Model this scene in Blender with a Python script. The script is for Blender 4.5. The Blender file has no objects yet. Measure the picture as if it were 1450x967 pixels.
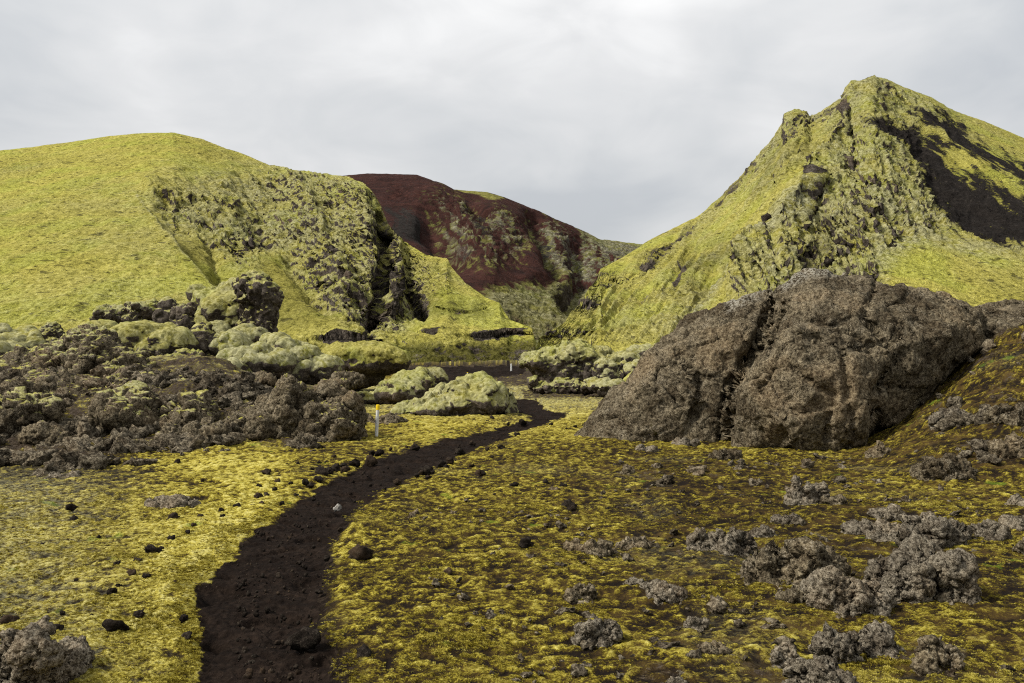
import bpy, bmesh, math, random
import numpy as np
from mathutils import Vector

# ------------------------------------------------------------------ camera, world, sun, exposure
SC = bpy.context.scene
COL = SC.collection
CAM_Z, F, CX, CY = 1.8, 1300.0, 725.0, 483.5       # eye height (m), focal length in photo pixels, centre
cam_d = bpy.data.cameras.new('camera'); cam = bpy.data.objects.new('camera', cam_d); COL.objects.link(cam)
cam.location = (0, 0, CAM_Z); cam.rotation_euler = (math.radians(90), 0, 0)
cam_d.sensor_width = 36; cam_d.lens = F/1450*36; cam_d.clip_end = 6000; cam_d.clip_start = 0.05
SC.camera = cam
SUN_EL, SUN_AZ = 46.0, -108.0                      # elevation; compass azimuth, 0 = +Y (ahead), negative = left
sun_d = bpy.data.lights.new('sun', 'SUN'); sun = bpy.data.objects.new('sun', sun_d); COL.objects.link(sun)
sun_d.energy = 3.0; sun_d.angle = math.radians(11); sun_d.color = (1.0, 0.95, 0.86)
_e, _a = math.radians(SUN_EL), math.radians(SUN_AZ)
sdir = Vector((math.sin(_a)*math.cos(_e), math.cos(_a)*math.cos(_e), math.sin(_e)))
sun.rotation_euler = sdir.to_track_quat('Z', 'Y').to_euler(); sun.location = sdir*50
SC.view_settings.view_transform = 'Standard'; SC.view_settings.look = 'None'
SC.render.engine = 'CYCLES'
SC.cycles.use_denoising = False; SC.cycles.filter_width = 1.15
SC.view_settings.exposure = 1.0; SC.view_settings.gamma = 1.0; SC.view_settings.use_curve_mapping = False


class NT:
    """small helper round a node tree"""
    def __init__(s, nt): s.nt = nt; s.n = nt.nodes; s.l = nt.links
    def new(s, t, **kw):
        n = s.n.new(t)
        for k, v in kw.items(): setattr(n, k, v)
        return n
    def put(s, sock, v):
        if isinstance(v, bpy.types.NodeSocket): s.l.new(v, sock)
        elif v is not None:
            if isinstance(v, (tuple, list)) and len(v) == 3 and sock.type == 'RGBA': v = (*v, 1)
            sock.default_value = v
    def math(s, op, a, b=None, c=None, clamp=False):
        n = s.new('ShaderNodeMath', operation=op, use_clamp=clamp)
        for i, v in enumerate((a, b, c)):
            if v is not None: s.put(n.inputs[i], v)
        return n.outputs[0]
    def noise(s, vec, scale, detail=4, rough=.55, dist=0.0):
        n = s.new('ShaderNodeTexNoise'); s.put(n.inputs['Vector'], vec)
        n.inputs['Scale'].default_value = scale; n.inputs['Detail'].default_value = detail
        n.inputs['Roughness'].default_value = rough; n.inputs['Distortion'].default_value = dist
        return n.outputs['Fac']
    def voro(s, vec, scale, feature='F1', rand=1.0):
        n = s.new('ShaderNodeTexVoronoi', feature=feature); s.put(n.inputs['Vector'], vec)
        n.inputs['Scale'].default_value = scale; n.inputs['Randomness'].default_value = rand
        return n.outputs['Distance']
    def mix(s, f, a, b, blend='MIX'):
        n = s.new('ShaderNodeMix', data_type='RGBA', blend_type=blend)
        s.put(n.inputs[0], f); s.put(n.inputs[6], a); s.put(n.inputs[7], b)
        return n.outputs[2]
    def ramp(s, f, stops):
        n = s.new('ShaderNodeValToRGB'); cr = n.color_ramp
        while len(cr.elements) < len(stops): cr.elements.new(.5)
        for e, (p, c) in zip(cr.elements, stops): e.position = p; e.color = (*c, 1)
        s.put(n.inputs[0], f); return n.outputs[0]
    def sm(s, v, lo, hi, a=0.0, b=1.0):
        n = s.new('ShaderNodeMapRange', interpolation_type='SMOOTHSTEP')
        s.put(n.inputs[0], v)
        for i, x in zip((1, 2, 3, 4), (lo, hi, a, b)): s.put(n.inputs[i], x)
        return n.outputs[0]
    def attr(s, name):
        return s.new('ShaderNodeAttribute', attribute_name=name).outputs['Fac']
    def vec(s, v, sc):
        n = s.new('ShaderNodeMapping'); s.put(n.inputs[0], v); n.inputs['Scale'].default_value = sc
        return n.outputs[0]


def make_world():
    w = bpy.data.worlds.new('World'); SC.world = w; w.use_nodes = True
    t = NT(w.node_tree); w.node_tree.nodes.clear()
    out = t.new('ShaderNodeOutputWorld')
    sky = t.new('ShaderNodeTexSky', sky_type='NISHITA', sun_disc=False)
    sky.sun_elevation = _e; sky.sun_rotation = _a
    tc = t.new('ShaderNodeTexCoord').outputs['Generated']
    # overcast layer: soft stretched cloud masses, brighter towards the zenith as an overcast sky is
    v = t.vec(tc, (1.0, 1.0, 1.9))
    n1 = t.noise(v, 2.6, 4, .45, .35)
    n2 = t.noise(t.vec(tc, (1.0, 1.0, 2.1)), 7.0, 5, .5, .5)
    m = t.math('ADD', t.math('MULTIPLY', n1, .68), t.math('MULTIPLY', n2, .32))
    cl = t.ramp(m, [(.37, (.44, .458, .478)), (.46, (.52, .531, .54)), (.54, (.585, .589, .592)), (.65, (.71, .71, .707))])
    z = t.new('ShaderNodeSeparateXYZ'); t.put(z.inputs[0], tc)
    g = t.math('MULTIPLY_ADD', t.math('MAXIMUM', z.outputs[2], 0.0), .62, .86)
    cl = t.mix(1.0, cl, g, 'MULTIPLY')
    b1 = t.new('ShaderNodeBackground'); t.put(b1.inputs[0], sky.outputs[0]); b1.inputs[1].default_value = .07
    b2 = t.new('ShaderNodeBackground'); t.put(b2.inputs[0], cl); b2.inputs[1].default_value = .67
    mx = t.new('ShaderNodeMixShader'); mx.inputs[0].default_value = .96
    t.l.new(b1.outputs[0], mx.inputs[1]); t.l.new(b2.outputs[0], mx.inputs[2]); t.l.new(mx.outputs[0], out.inputs[0])
make_world()

# ------------------------------------------------------------------ numpy noise
rng = np.random.default_rng(7)
PERM = np.concatenate([rng.permutation(256)]*3).astype(np.int32)
_g = rng.normal(size=(256, 3)); GRAD = (_g/np.linalg.norm(_g, axis=1, keepdims=True)).astype(np.float32)*1.55
RND3 = rng.random((256, 3)).astype(np.float32)


def perlin(P):
    P = np.asarray(P, np.float32)
    i = np.floor(P).astype(np.int32); f = P - i
    u = f*f*f*(f*(f*6-15)+10)
    ix, iy, iz = (i[..., k] & 255 for k in range(3))
    def corner(dx, dy, dz):
        h = PERM[PERM[PERM[(ix+dx) & 255]+((iy+dy) & 255)]+((iz+dz) & 255)]
        g = GRAD[h]
        return g[..., 0]*(f[..., 0]-dx)+g[..., 1]*(f[..., 1]-dy)+g[..., 2]*(f[..., 2]-dz)
    ux, uy, uz = u[..., 0], u[..., 1], u[..., 2]
    def lx(dy, dz):
        a = corner(0, dy, dz); return a+ux*(corner(1, dy, dz)-a)
    a = lx(0, 0); a += uy*(lx(1, 0)-a); b = lx(0, 1); b += uy*(lx(1, 1)-b)
    return a+uz*(b-a)


def perlin2(P):
    P = np.asarray(P, np.float32)
    i = np.floor(P).astype(np.int32); f = P - i
    u = f*f*f*(f*(f*6-15)+10)
    ix, iy = i[..., 0] & 255, i[..., 1] & 255
    def corner(dx, dy):
        g = GRAD[PERM[PERM[(ix+dx) & 255]+((iy+dy) & 255)]]
        return (g[..., 0]*(f[..., 0]-dx)+g[..., 1]*(f[..., 1]-dy))*1.2
    a = corner(0, 0); a += u[..., 0]*(corner(1, 0)-a)
    b = corner(0, 1); b += u[..., 0]*(corner(1, 1)-b)
    return a+u[..., 1]*(b-a)


def fbm(P, wl, octs=4, gain=.5, seed=0.0, fn=None):
    P = np.asarray(P, np.float32); fn = fn or (perlin if P.shape[-1] == 3 else perlin2)
    s, a, t = 0, 1.0, 0
    for k in range(octs):
        s = s+a*fn(P/wl*(2.03**k)+seed+k*17.3); t += a; a *= gain
    return s/t


def ridged(P, wl, octs=3, gain=.5, seed=0.0):
    P = np.asarray(P, np.float32); fn = perlin if P.shape[-1] == 3 else perlin2
    s, a, t = 0, 1.0, 0
    for k in range(octs):
        s = s+a*(1-2.2*np.abs(fn(P/wl*(2.03**k)+seed+k*11.7))); t += a; a *= gain
    return s/t


def worley(P, wl, seed=0.0):
    """rounded bumps: 1 at cell points falling to 0"""
    P = np.asarray(P, np.float32)/wl+seed
    i = np.floor(P).astype(np.int32); f = P-i
    best = np.full(P.shape[:-1], 9.0, np.float32)
    for dx in (-1, 0, 1):
        for dy in (-1, 0, 1):
            for dz in (-1, 0, 1):
                h = PERM[PERM[PERM[(i[..., 0]+dx) & 255]+((i[..., 1]+dy) & 255)]+((i[..., 2]+dz) & 255)]
                r = RND3[h]
                d = (r[..., 0]+dx-f[..., 0])**2+(r[..., 1]+dy-f[..., 1])**2+(r[..., 2]+dz-f[..., 2])**2
                best = np.minimum(best, d)
    return 1-np.minimum(best, 1.0)


def facets(P, wl, seed=0.0):
    """broken rock: every cell of a Voronoi split is its own tilted, offset plane"""
    P = np.asarray(P, np.float32)/wl+seed
    i = np.floor(P).astype(np.int32); f = P-i
    best = np.full(P.shape[:-1], 9.0, np.float32); val = np.zeros(P.shape[:-1], np.float32)
    for dx in (-1, 0, 1):
        for dy in (-1, 0, 1):
            for dz in (-1, 0, 1):
                h = PERM[PERM[PERM[(i[..., 0]+dx) & 255]+((i[..., 1]+dy) & 255)]+((i[..., 2]+dz) & 255)]
                r = RND3[h]; e = np.stack([r[..., 0]+dx-f[..., 0], r[..., 1]+dy-f[..., 1], r[..., 2]+dz-f[..., 2]], -1)
                d = (e*e).sum(-1); m = d < best
                g = GRAD[h]; v = .75*(e*g).sum(-1)/1.55+(RND3[(h+91) & 255][..., 0]-.5)*.9
                best = np.where(m, d, best); val = np.where(m, v, val)
    return val


def sstep(x, a, b):
    t = np.clip((x-a)/(b-a), 0, 1); return t*t*(3-2*t)


def gauss(x): return np.exp(-x*x)


# ------------------------------------------------------------------ photo pixels <-> world, distances in the picture plane
def to_px(x, y, z):
    y = np.maximum(y, .3); return CX+F*x/y, CY-F*(z-CAM_Z)/y


def P3(px, py, Y): return np.array(((px-CX)/F*Y, Y, CAM_Z-(py-CY)/F*Y))


def seg_dist(px, py, pts):
    """distance to a polyline, and which side: sign > 0 below/right of it"""
    best = np.full(px.shape, 1e9, np.float32); side = np.zeros(px.shape, np.float32); along = np.zeros(px.shape, np.float32)
    L = 0.0
    for (x0, y0), (x1, y1) in zip(pts[:-1], pts[1:]):
        dx, dy = x1-x0, y1-y0; l2 = dx*dx+dy*dy; l = math.sqrt(l2)
        t = np.clip(((px-x0)*dx+(py-y0)*dy)/l2, 0, 1)
        ex, ey = px-x0-t*dx, py-y0-t*dy
        d = np.sqrt(ex*ex+ey*ey); m = d < best
        best = np.where(m, d, best); side = np.where(m, np.sign(dx*ey-dy*ex), side); along = np.where(m, L+t*l, along)
        L += l
    return best, side, along/L


def poly_sd(px, py, poly):
    """signed distance to polygon, positive inside"""
    d, _, _ = seg_dist(px, py, list(poly)+[poly[0]])
    ins = np.zeros(px.shape, bool); n = len(poly)
    for k in range(n):
        x0, y0 = poly[k]; x1, y1 = poly[(k+1) % n]
        if y0 == y1: continue
        c = ((y0 > py) != (y1 > py)) & (px < (x1-x0)*(py-y0)/(y1-y0)+x0)
        ins ^= c
    return np.where(ins, d, -d)


def pmask(px, py, polys, soft=8):
    m = np.zeros(px.shape, np.float32)
    for p in polys: m = np.maximum(m, sstep(poly_sd(px, py, p), -soft, soft))
    return m


# ------------------------------------------------------------------ meshes
def mesh_from(name, co, faces, attrs=None, smooth=True):
    me = bpy.data.meshes.new(name); co = np.ascontiguousarray(co, np.float32); faces = np.ascontiguousarray(faces, np.int32)
    k = faces.shape[1]
    me.vertices.add(len(co)); me.vertices.foreach_set('co', co.ravel())
    me.loops.add(faces.size); me.loops.foreach_set('vertex_index', faces.ravel())
    me.polygons.add(len(faces)); me.polygons.foreach_set('loop_start', np.arange(0, faces.size, k, dtype=np.int32))
    if smooth: me.polygons.foreach_set('use_smooth', np.ones(len(faces), bool))
    me.update(calc_edges=True)
    for n, v in (attrs or {}).items():
        a = me.attributes.new(n, 'FLOAT', 'POINT'); a.data.foreach_set('value', np.ascontiguousarray(v, np.float32).ravel())
    return me


def grid_faces(nr, nc):
    i = np.arange(nr*nc, dtype=np.int32).reshape(nr, nc)
    return np.stack([i[:-1, :-1], i[:-1, 1:], i[1:, 1:], i[1:, :-1]], -1).reshape(-1, 4)


def grid_normals(co):
    dr, dc = np.gradient(co, axis=0), np.gradient(co, axis=1)
    n = np.cross(dc, dr); return n/np.maximum(np.linalg.norm(n, axis=-1, keepdims=True), 1e-9)


def put(name, me, mat=None, parent=None, label=None, cat=None, group=None, kind=None):
    o = bpy.data.objects.new(name, me); COL.objects.link(o)
    if mat is not None: me.materials.append(mat)
    if parent is not None: o.parent = parent
    for k, v in (('label', label), ('category', cat), ('group', group), ('kind', kind)):
        if v: o[k] = v
    return o


# ------------------------------------------------------------------ materials
def finish(t, mat, color, rough, height=None, dist=.02, strength=1.0):
    b = t.new('ShaderNodeBsdfPrincipled'); t.put(b.inputs['Base Color'], color); t.put(b.inputs['Roughness'], rough)
    b.inputs['Specular IOR Level'].default_value = .03
    if height is not None:
        bp = t.new('ShaderNodeBump'); bp.inputs['Distance'].default_value = dist; bp.inputs['Strength'].default_value = strength
        t.put(bp.inputs['Height'], height); t.l.new(bp.outputs[0], b.inputs['Normal'])
    o = t.new('ShaderNodeOutputMaterial'); t.l.new(b.outputs[0], o.inputs[0])


def new_mat(name):
    m = bpy.data.materials.new(name); m.use_nodes = True; m.node_tree.nodes.clear(); return m, NT(m.node_tree)


def land_mat(name, k, bump, moss=None, pale=None, rock=None, lichen=.25, spots=.5):
    """moss, pale moss, lava rock, dark scree, red cinder by mesh attributes; k = detail per metre"""
    m, t = new_mat(name)
    pos = t.new('ShaderNodeNewGeometry').outputs['Position']
    nL = t.noise(pos, .22*k, 4, .55); nM = t.noise(pos, 1.1*k, 5, .6, .3); nF = t.noise(pos, 4.5*k, 5, .65, .2); nX = t.noise(pos, 14*k, 3, .6)
    moss = moss or [(.33, (.075, .067, .019)), (.43, (.22, .198, .040)), (.54, (.365, .327, .074)), (.68, (.52, .475, .165))]
    pale = pale or [(.36, (.08, .076, .038)), (.49, (.215, .205, .105)), (.64, (.36, .345, .20))]
    rock = rock or [(.34, (.016, .013, .011)), (.5, (.052, .043, .035)), (.64, (.12, .104, .085))]
    mixn = t.math('ADD', t.math('MULTIPLY', nM, .5), t.math('MULTIPLY', nL, .5))
    mixf = t.math('ADD', t.math('MULTIPLY', nF, .65), t.math('MULTIPLY', mixn, .35))
    c_moss = t.ramp(mixf, moss)
    c_moss = t.mix(t.sm(nL, .46, .60, 0, .55), c_moss, t.mix(1.0, c_moss, (.72, .86, .55), 'MULTIPLY'))
    c_pale = t.ramp(nF, pale)
    c_rock = t.ramp(t.math('ADD', t.math('MULTIPLY', nF, .6), t.math('MULTIPLY', nX, .4)), rock)
    c_rock = t.mix(1.0, c_rock, t.ramp(t.math('ADD', t.math('MULTIPLY', nL, .65), t.math('MULTIPLY', nM, .35)), [(.40, (.55, .52, .50)), (.5, (1, 1, 1)), (.60, (1.45, 1.40, 1.32))]), 'MULTIPLY')
    # pale crustose lichen freckles on the rock
    lf = t.sm(t.math('ADD', t.math('MULTIPLY', nX, .6), t.math('MULTIPLY', nM, .4)), .54, .64, 0.0, lichen)
    c_rock = t.mix(lf, c_rock, (.235, .205, .152))
    c_rock = t.mix(t.sm(nL, .52, .66, 0, .45), c_rock, t.mix(.5, c_rock, (.085, .052, .028)))
    c_scree = t.ramp(t.math('ADD', t.math('MULTIPLY', nF, .6), t.math('MULTIPLY', nM, .4)), [(.35, (.008, .0068, .006)), (.55, (.019, .016, .014)), (.72, (.05, .043, .036))])
    c_red = t.ramp(t.math('ADD', t.math('MULTIPLY', nF, .45), t.math('MULTIPLY', nM, .55)), [(.36, (.014, .0085, .0078)), (.5, (.031, .0135, .011)), (.68, (.058, .025, .019))])
    jit = t.math('ADD', t.math('MULTIPLY', t.math('SUBTRACT', nF, .5), 1.1), t.math('MULTIPLY', t.math('SUBTRACT', nM, .5), .7))
    def edge(a, w=.12):
        v = t.math('ADD', t.attr(a), jit); return t.sm(v, .5-w, .5+w)
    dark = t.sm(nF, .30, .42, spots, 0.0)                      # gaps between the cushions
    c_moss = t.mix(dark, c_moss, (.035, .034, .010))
    c_moss = t.mix(t.attr('olive_shade'), c_moss, t.mix(1.0, c_moss, (.26, .27, .28), 'MULTIPLY'))  # darkens moss: olive patches, plus shade painted at the hill foot
    dash = t.sm(t.noise(t.vec(pos, (.8, .8, 2.6)), 1.5*k, 4, .6, .4), .33, .41, spots, 0.0)   # short dark dashes in the turf
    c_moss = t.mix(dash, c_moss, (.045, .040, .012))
    c = t.mix(t.math('MULTIPLY', t.attr('pale'), t.sm(t.math('ADD', nM, jit), .12, .6), clamp=True), c_moss, c_pale)
    c = t.mix(edge('rock'), c, c_rock)
    c = t.mix(edge('red', .2), c, c_red)
    c = t.mix(edge('scree', .16), c, c_scree)
    c = t.mix(t.math('MULTIPLY', t.math('MULTIPLY', t.attr('lich'), .7), t.sm(nF, .44, .58), clamp=True), c, (.27, .26, .22))
    h = t.math('ADD', t.math('MULTIPLY', nM, .55), t.math('ADD', t.math('MULTIPLY', nF, .33), t.math('MULTIPLY', nX, .16)))
    finish(t, m, c, .95, h, bump)
    return m


def ground_mat():
    m, t = new_mat('moss_plain')
    pos = t.new('ShaderNodeNewGeometry').outputs['Position']
    nL = t.noise(pos, .45, 4, .5); nM = t.noise(pos, 3.2, 5, .6, .4); nF = t.noise(pos, 20, 5, .68, .6); nX = t.noise(pos, 75, 4, .7, .4)
    h = t.attr('h')
    v = t.math('ADD', t.math('MULTIPLY', h, .40), t.math('ADD', t.math('MULTIPLY', nF, .45), t.math('ADD', t.math('MULTIPLY', nX, .42), t.math('MULTIPLY', nM, .16))))
    v = t.math('MULTIPLY_ADD', t.math('SUBTRACT', v, .715), 1.75, .655)
    v = t.math('ADD', v, t.math('MULTIPLY', t.math('SUBTRACT', t.attr('cov_shade'), .56), .6))
    c = t.ramp(v, [(.47, (.011, .008, .0062)), (.575, (.030, .020, .007)), (.645, (.072, .054, .007)), (.72, (.19, .152, .018)), (.82, (.345, .292, .048)), (.96, (.45, .40, .13))])
    # drier, orange-brown patches and a few fresh green ones
    dry = t.math('MULTIPLY', t.sm(nM, .46, .62), t.attr('dry'), clamp=True)
    c = t.mix(dry, c, t.mix(.7, c, (.070, .044, .014)))
    grn = t.sm(t.noise(pos, 1.7, 3, .5), .66, .72, 0, .75)
    c = t.mix(grn, c, t.mix(.7, c, (.10, .16, .012)))
    c = t.mix(t.math('MULTIPLY', t.attr('pale'), t.sm(nF, .35, .6), clamp=True), c, t.ramp(nF, [(.35, (.10, .095, .06)), (.6, (.30, .285, .17))]))
    jit = t.math('MULTIPLY', t.math('SUBTRACT', t.math('ADD', nF, nM), 1.0), .8)
    soil = t.ramp(t.math('ADD', t.math('MULTIPLY', nF, .5), t.math('MULTIPLY', nX, .5)), [(.38, (.010, .0072, .0055)), (.5, (.034, .025, .0175)), (.62, (.088, .070, .053))])
    c = t.mix(t.sm(t.math('ADD', t.attr('scree'), jit), .4, .6), c, soil)
    trod = t.ramp(nF, [(.35, (.0045, .0031, .0024)), (.5, (.011, .0074, .0054)), (.65, (.03, .022, .015))])
    c = t.mix(t.sm(t.math('ADD', t.attr('trod'), t.math('MULTIPLY', jit, 1.1)), .38, .62), c, trod)
    hh = t.math('ADD', t.math('MULTIPLY', nF, .6), t.math('MULTIPLY', nX, .4))
    finish(t, m, c, .95, hh, .035)
    return m


def path_mat():
    m, t = new_mat('dark_soil')
    pos = t.new('ShaderNodeNewGeometry').outputs['Position']
    nM = t.noise(pos, 2.2, 5, .6, .3); nF = t.noise(pos, 22, 5, .65); nX = t.noise(pos, 90, 3, .6)
    c = t.ramp(t.math('ADD', t.math('MULTIPLY', nM, .4), t.math('MULTIPLY', nF, .6)), [(.35, (.0045, .0031, .0024)), (.5, (.0095, .0063, .0046)), (.65, (.021, .0142, .0104))])
    peb = t.sm(t.voro(pos, 34), .16, .10)
    sel = t.sm(t.noise(pos, 30, 1), .62, .66)
    c = t.mix(t.math('MULTIPLY', peb, sel), c, (.06, .046, .037))
    finish(t, m, c, .9, t.math('ADD', t.math('MULTIPLY', nF, .7), t.math('MULTIPLY', nX, .3)), .03)
    return m


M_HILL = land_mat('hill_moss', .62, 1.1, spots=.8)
M_FAR = land_mat('far_hill', .27, 1.6, spots=.7, lichen=.1, moss=[(.34, (.048, .046, .013)), (.46, (.13, .122, .03)), (.6, (.24, .225, .065))], pale=[(.38, (.026, .023, .018)), (.5, (.095, .088, .06)), (.63, (.23, .218, .15))])
M_LAVA = land_mat('mossy_lava', 2.3, .055, spots=.4, pale=[(.36, (.13, .124, .062)), (.49, (.205, .196, .10)), (.64, (.30, .288, .165))],
                  moss=[(.34, (.085, .076, .018)), (.48, (.205, .186, .044)), (.64, (.37, .335, .13))])
M_ROCK = land_mat('lichened_rock', 4.6, .085, lichen=.8,
                  rock=[(.39, (.0115, .009, .006)), (.49, (.072, .058, .037)), (.62, (.205, .172, .113))])
M_GREY = land_mat('grey_lichened_rock', 8.0, .07, lichen=.75,
                  rock=[(.39, (.0125, .010, .0075)), (.48, (.094, .079, .057)), (.61, (.27, .238, .182))])
M_GROUND = ground_mat(); M_PATH = path_mat()


# ------------------------------------------------------------------ ground heights
def ground_z(x, y):
    x = np.asarray(x, np.float64); y = np.asarray(y, np.float64)
    yy = np.maximum(y, .5); u = x/yy
    z = .10*fbm(np.stack([x, y], -1), 4.5, 2, seed=3.1)*sstep(yy, 2, 8)
    # rubble bank on the left
    a = sstep(-u, .19, .34)
    z = z+a*(1.35*sstep(yy, 15.6, 22.5)-.9*sstep(yy, 27, 42))
    # bank rising behind and beside the large boulder on the right
    b = sstep(u, .35, .58)
    z = z+b*(2.25*sstep(yy, 10.8, 18.6)-1.6*sstep(yy, 22, 45))
    z = z+.9*sstep(yy, 48, 75)
    return z


def ground_hit(px, py):
    """world point where the sight line through a photo pixel meets the ground"""
    Y = np.linspace(3.2, 70, 6000); x = (px-CX)/F*Y; z = CAM_Z-(py-CY)/F*Y
    below = z <= ground_z(x, Y)
    k = int(np.argmax(below)) if below.any() else len(Y)-1
    return np.array((x[k], Y[k], float(ground_z(x[k], Y[k]))))


PATH = [(255, 1100), (262, 1000), (268, 967), (285, 920), (278, 880), (272, 845), (276, 825), (300, 808), (318, 785), (345, 760), (375, 742), (400, 722), (428, 705),
        (450, 690), (475, 676), (500, 664), (530, 650), (555, 642), (590, 634), (620, 626), (650, 619), (679, 611), (705, 603), (732, 596), (757, 590), (749, 585),
        (732, 579), (726, 569), (728, 564), (761, 567), (772, 578), (786, 583), (803, 587), (786, 593), (755, 601), (724, 612), (700, 622), (665, 634), (640, 645),
        (615, 658), (590, 668), (560, 682), (535, 695), (512, 712), (495, 730), (478, 752), (470, 775), (462, 800), (455, 830), (452, 850), (450, 880), (460, 910),
        (455, 940), (470, 967), (480, 1000), (490, 1100)]
TRACK = [(572, 526), (600, 521), (640, 520), (720, 518), (745, 522), (740, 531), (700, 536), (660, 537), (640, 545), (600, 548), (575, 540)]


def build_ground():
    u = np.concatenate([np.linspace(-3.2, -.86, 40)[:-1], np.linspace(-.86, -.60, 110)[:-1], np.linspace(-.60, .60, 740), np.linspace(.60, .86, 110)[1:], np.linspace(.86, 3.2, 40)[1:]])
    Y = np.concatenate([np.linspace(-2.0, 4.1, 16)[:-1], 4.1*(58/4.1)**np.linspace(0, 1, 610), np.geomspace(58, 3000, 24)[1:]])
    U, YY = np.meshgrid(u, Y)
    X = U*np.maximum(YY+0.0, 2.6)+0*YY
    x2 = np.stack([X, YY], -1)
    Z = ground_z(X, YY)
    near = (np.abs(U) < .9) & (YY > 4.0) & (YY < 59)
    px, py = to_px(X, YY, Z)
    px = np.where(near, px, -9999.)
    # ragged outlines of the bare tracks
    wob = fbm(x2, .5, 4, .6, seed=8.8)*.14+fbm(x2, 2.2, 2, seed=1.8)*.10
    wp = wob*F/np.maximum(YY, 1)
    def sd_world(poly):
        s = poly_sd(px, py, poly)                       # pixels, squashed by the low angle: use as a soft measure only
        return s
    d, side, _ = seg_dist(px, py, PATH+[PATH[0]])
    s_path = sd_world(PATH)*np.maximum(YY, 1)/F + wob*.75 - .035*sstep(-YY, -14, -7)
    s_track = sd_world(TRACK)*np.maximum(YY, 1)/F + wob*.6
    on_path = s_path > 0; on_track = s_track > 0
    soft = sstep(s_path, -.22, .12)
    # fields
    cov_shade = np.full(X.shape, .46, np.float32)  # low start: cloud shade over the foreground goes into the moss cover
    lft = sstep(-(px-(430-.28*(py-700))), 0, 60)*sstep(py, 600, 660)
    cov_shade += .20*lft
    cov_shade -= (.03+.045*sstep(px, 560, 1000))*sstep(px, 470, 560)*sstep(py, 610, 680)
    cov_shade += .16*sstep(-py, -640, -590)*(px < 1250)
    cov_shade -= .30*sstep(py, 630, 650)*(1-sstep(py, 655, 715))*sstep(-px, -330, -120)
    cov_shade -= .10*sstep(-px, -260, -20)*sstep(py, 600, 660)
    cov_shade += .10*pmask(px, py, [[(300, 960), (180, 900), (200, 800), (350, 700), (520, 640), (640, 610), (620, 630), (480, 675), (330, 770), (270, 830)]], 30)
    bk_ = pmask(px, py, [[(1180, 655), (1290, 560), (1340, 470), (1370, 390), (1900, 340), (1900, 690), (1300, 665)]], 20); cov_shade -= .11*bk_
    cov_shade += .13*fbm(x2, 2.6, 3, seed=5.5)+.14*fbm(x2, .9, 3, seed=2.5)
    dry = .35+.45*sstep(px, 560, 1000)*sstep(py, 620, 700)+.3*fbm(x2, 3.0, 2, seed=9.1)
    dry = np.clip(dry-.3*lft+.6*bk_, 0, 1)
    pale = .65*sstep(-py, -600, -560)*(px < 1250)*(1-sstep(YY, 40, 46)*near)+.10*sstep(fbm(x2, 1.6, 3, seed=6.6), .1, .5)
    pale = pale+.45*sstep(-px, -300, 0)*sstep(py, 640, 700)*near
    scree = np.zeros(X.shape, np.float32)
    wpx, wpy = px+fbm(x2, 1.4, 3, seed=4.2)*36, py+fbm(x2, 1.4, 3, seed=14.2)*16
    scree = np.maximum(scree, .56*pmask(wpx, wpy, [[(-400, 500), (480, 500), (520, 600), (440, 632), (330, 628), (260, 640), (150, 655), (-400, 690)]], 14))
    scree = np.maximum(scree, (.32+.5*fbm(x2, .9, 3, .6, seed=54.))*pmask(wpx, wpy, [[(1290, 560), (1340, 470), (1370, 400), (1900, 360), (1900, 670), (1450, 665), (1310, 655), (1290, 620)]], 16))
    scree = np.maximum(scree, (.36+.5*fbm(x2, .7, 4, .6, seed=44.))*pmask(wpx, wpy, [[(850, 660), (1000, 640), (1240, 640), (1300, 680), (1000, 700), (880, 690)], [(1000, 720), (1400, 720), (1400, 850), (1150, 880), (1020, 800)], [(900, 900), (1400, 880), (1400, 1000), (850, 1000)]], 60))
    scree = np.maximum(scree, .6*pmask(px, py, [[(735, 550), (800, 553), (890, 552), (890, 570), (800, 566), (740, 566)], [(570, 516), (760, 514), (760, 550), (560, 552)]], 6))
    near_path = np.exp(-np.maximum(-s_path, 0)/np.where(side*0+px > (430-.0*py)+np.interp(py, [560, 640, 700, 800, 967], [300, 150, 40, -50, -50]), .03+.26*np.exp(-np.maximum(YY-4.6, 0)/3.5), .04))
    trod = .85*near_path*near
    scree *= (py > 495) | (px > 1250)
    cov_shade -= .25*sstep(YY, 40, 50)*near; scree = np.maximum(scree, .45*sstep(YY, 44, 50)*near)
    # relief of the moss cushions: stringy ridges, knobs, and the dip of the worn tracks
    fade = sstep(YY, 3.5, 4.5)*sstep(-np.abs(U), -.86, -.76)
    r1 = ridged(x2+.12*fbm(x2, .3, 2, seed=1.0)[..., None], .19, 3, .6, seed=2.2)
    r2 = fbm(x2, .10, 3, .6, seed=7.7)
    r0 = fbm(x2, .75, 2, seed=12.4)
    h = np.clip(.5+(.33*(r1-.25)+.42*r2)*fade, 0, 1)
    amp = .05+.03*sstep(YY, 10, 30)
    rel = (amp*(h-.5)+.05*r0)*fade
    rough = .03*fbm(x2, .16, 3, .6, seed=3.9)+.03*fbm(x2, .6, 2, seed=13.9)+.012*fbm(x2, .05, 2, seed=5.9)-.045*sstep(fbm(x2, .33, 1, seed=20.1), .15, .4)
    bank = .12*facets(np.dstack([x2, np.zeros(X.shape)]), .5)+.05*worley(np.dstack([x2, np.zeros(X.shape)]), .2)+.22*fbm(x2, 1.1, 4, .6, seed=30.)
    rel = rel+np.clip(scree, 0, 1)*bank*sstep(YY, 10, 16)*sstep(-np.abs(U), -.86, -.76)
    Zf = Z+rel*(1-soft)+soft*(rough-.06)
    co = np.stack([X, YY, Zf], -1).reshape(-1, 3)
    faces = grid_faces(len(Y), len(u))
    fp = on_path.ravel()[faces].sum(1) >= 2
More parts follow.
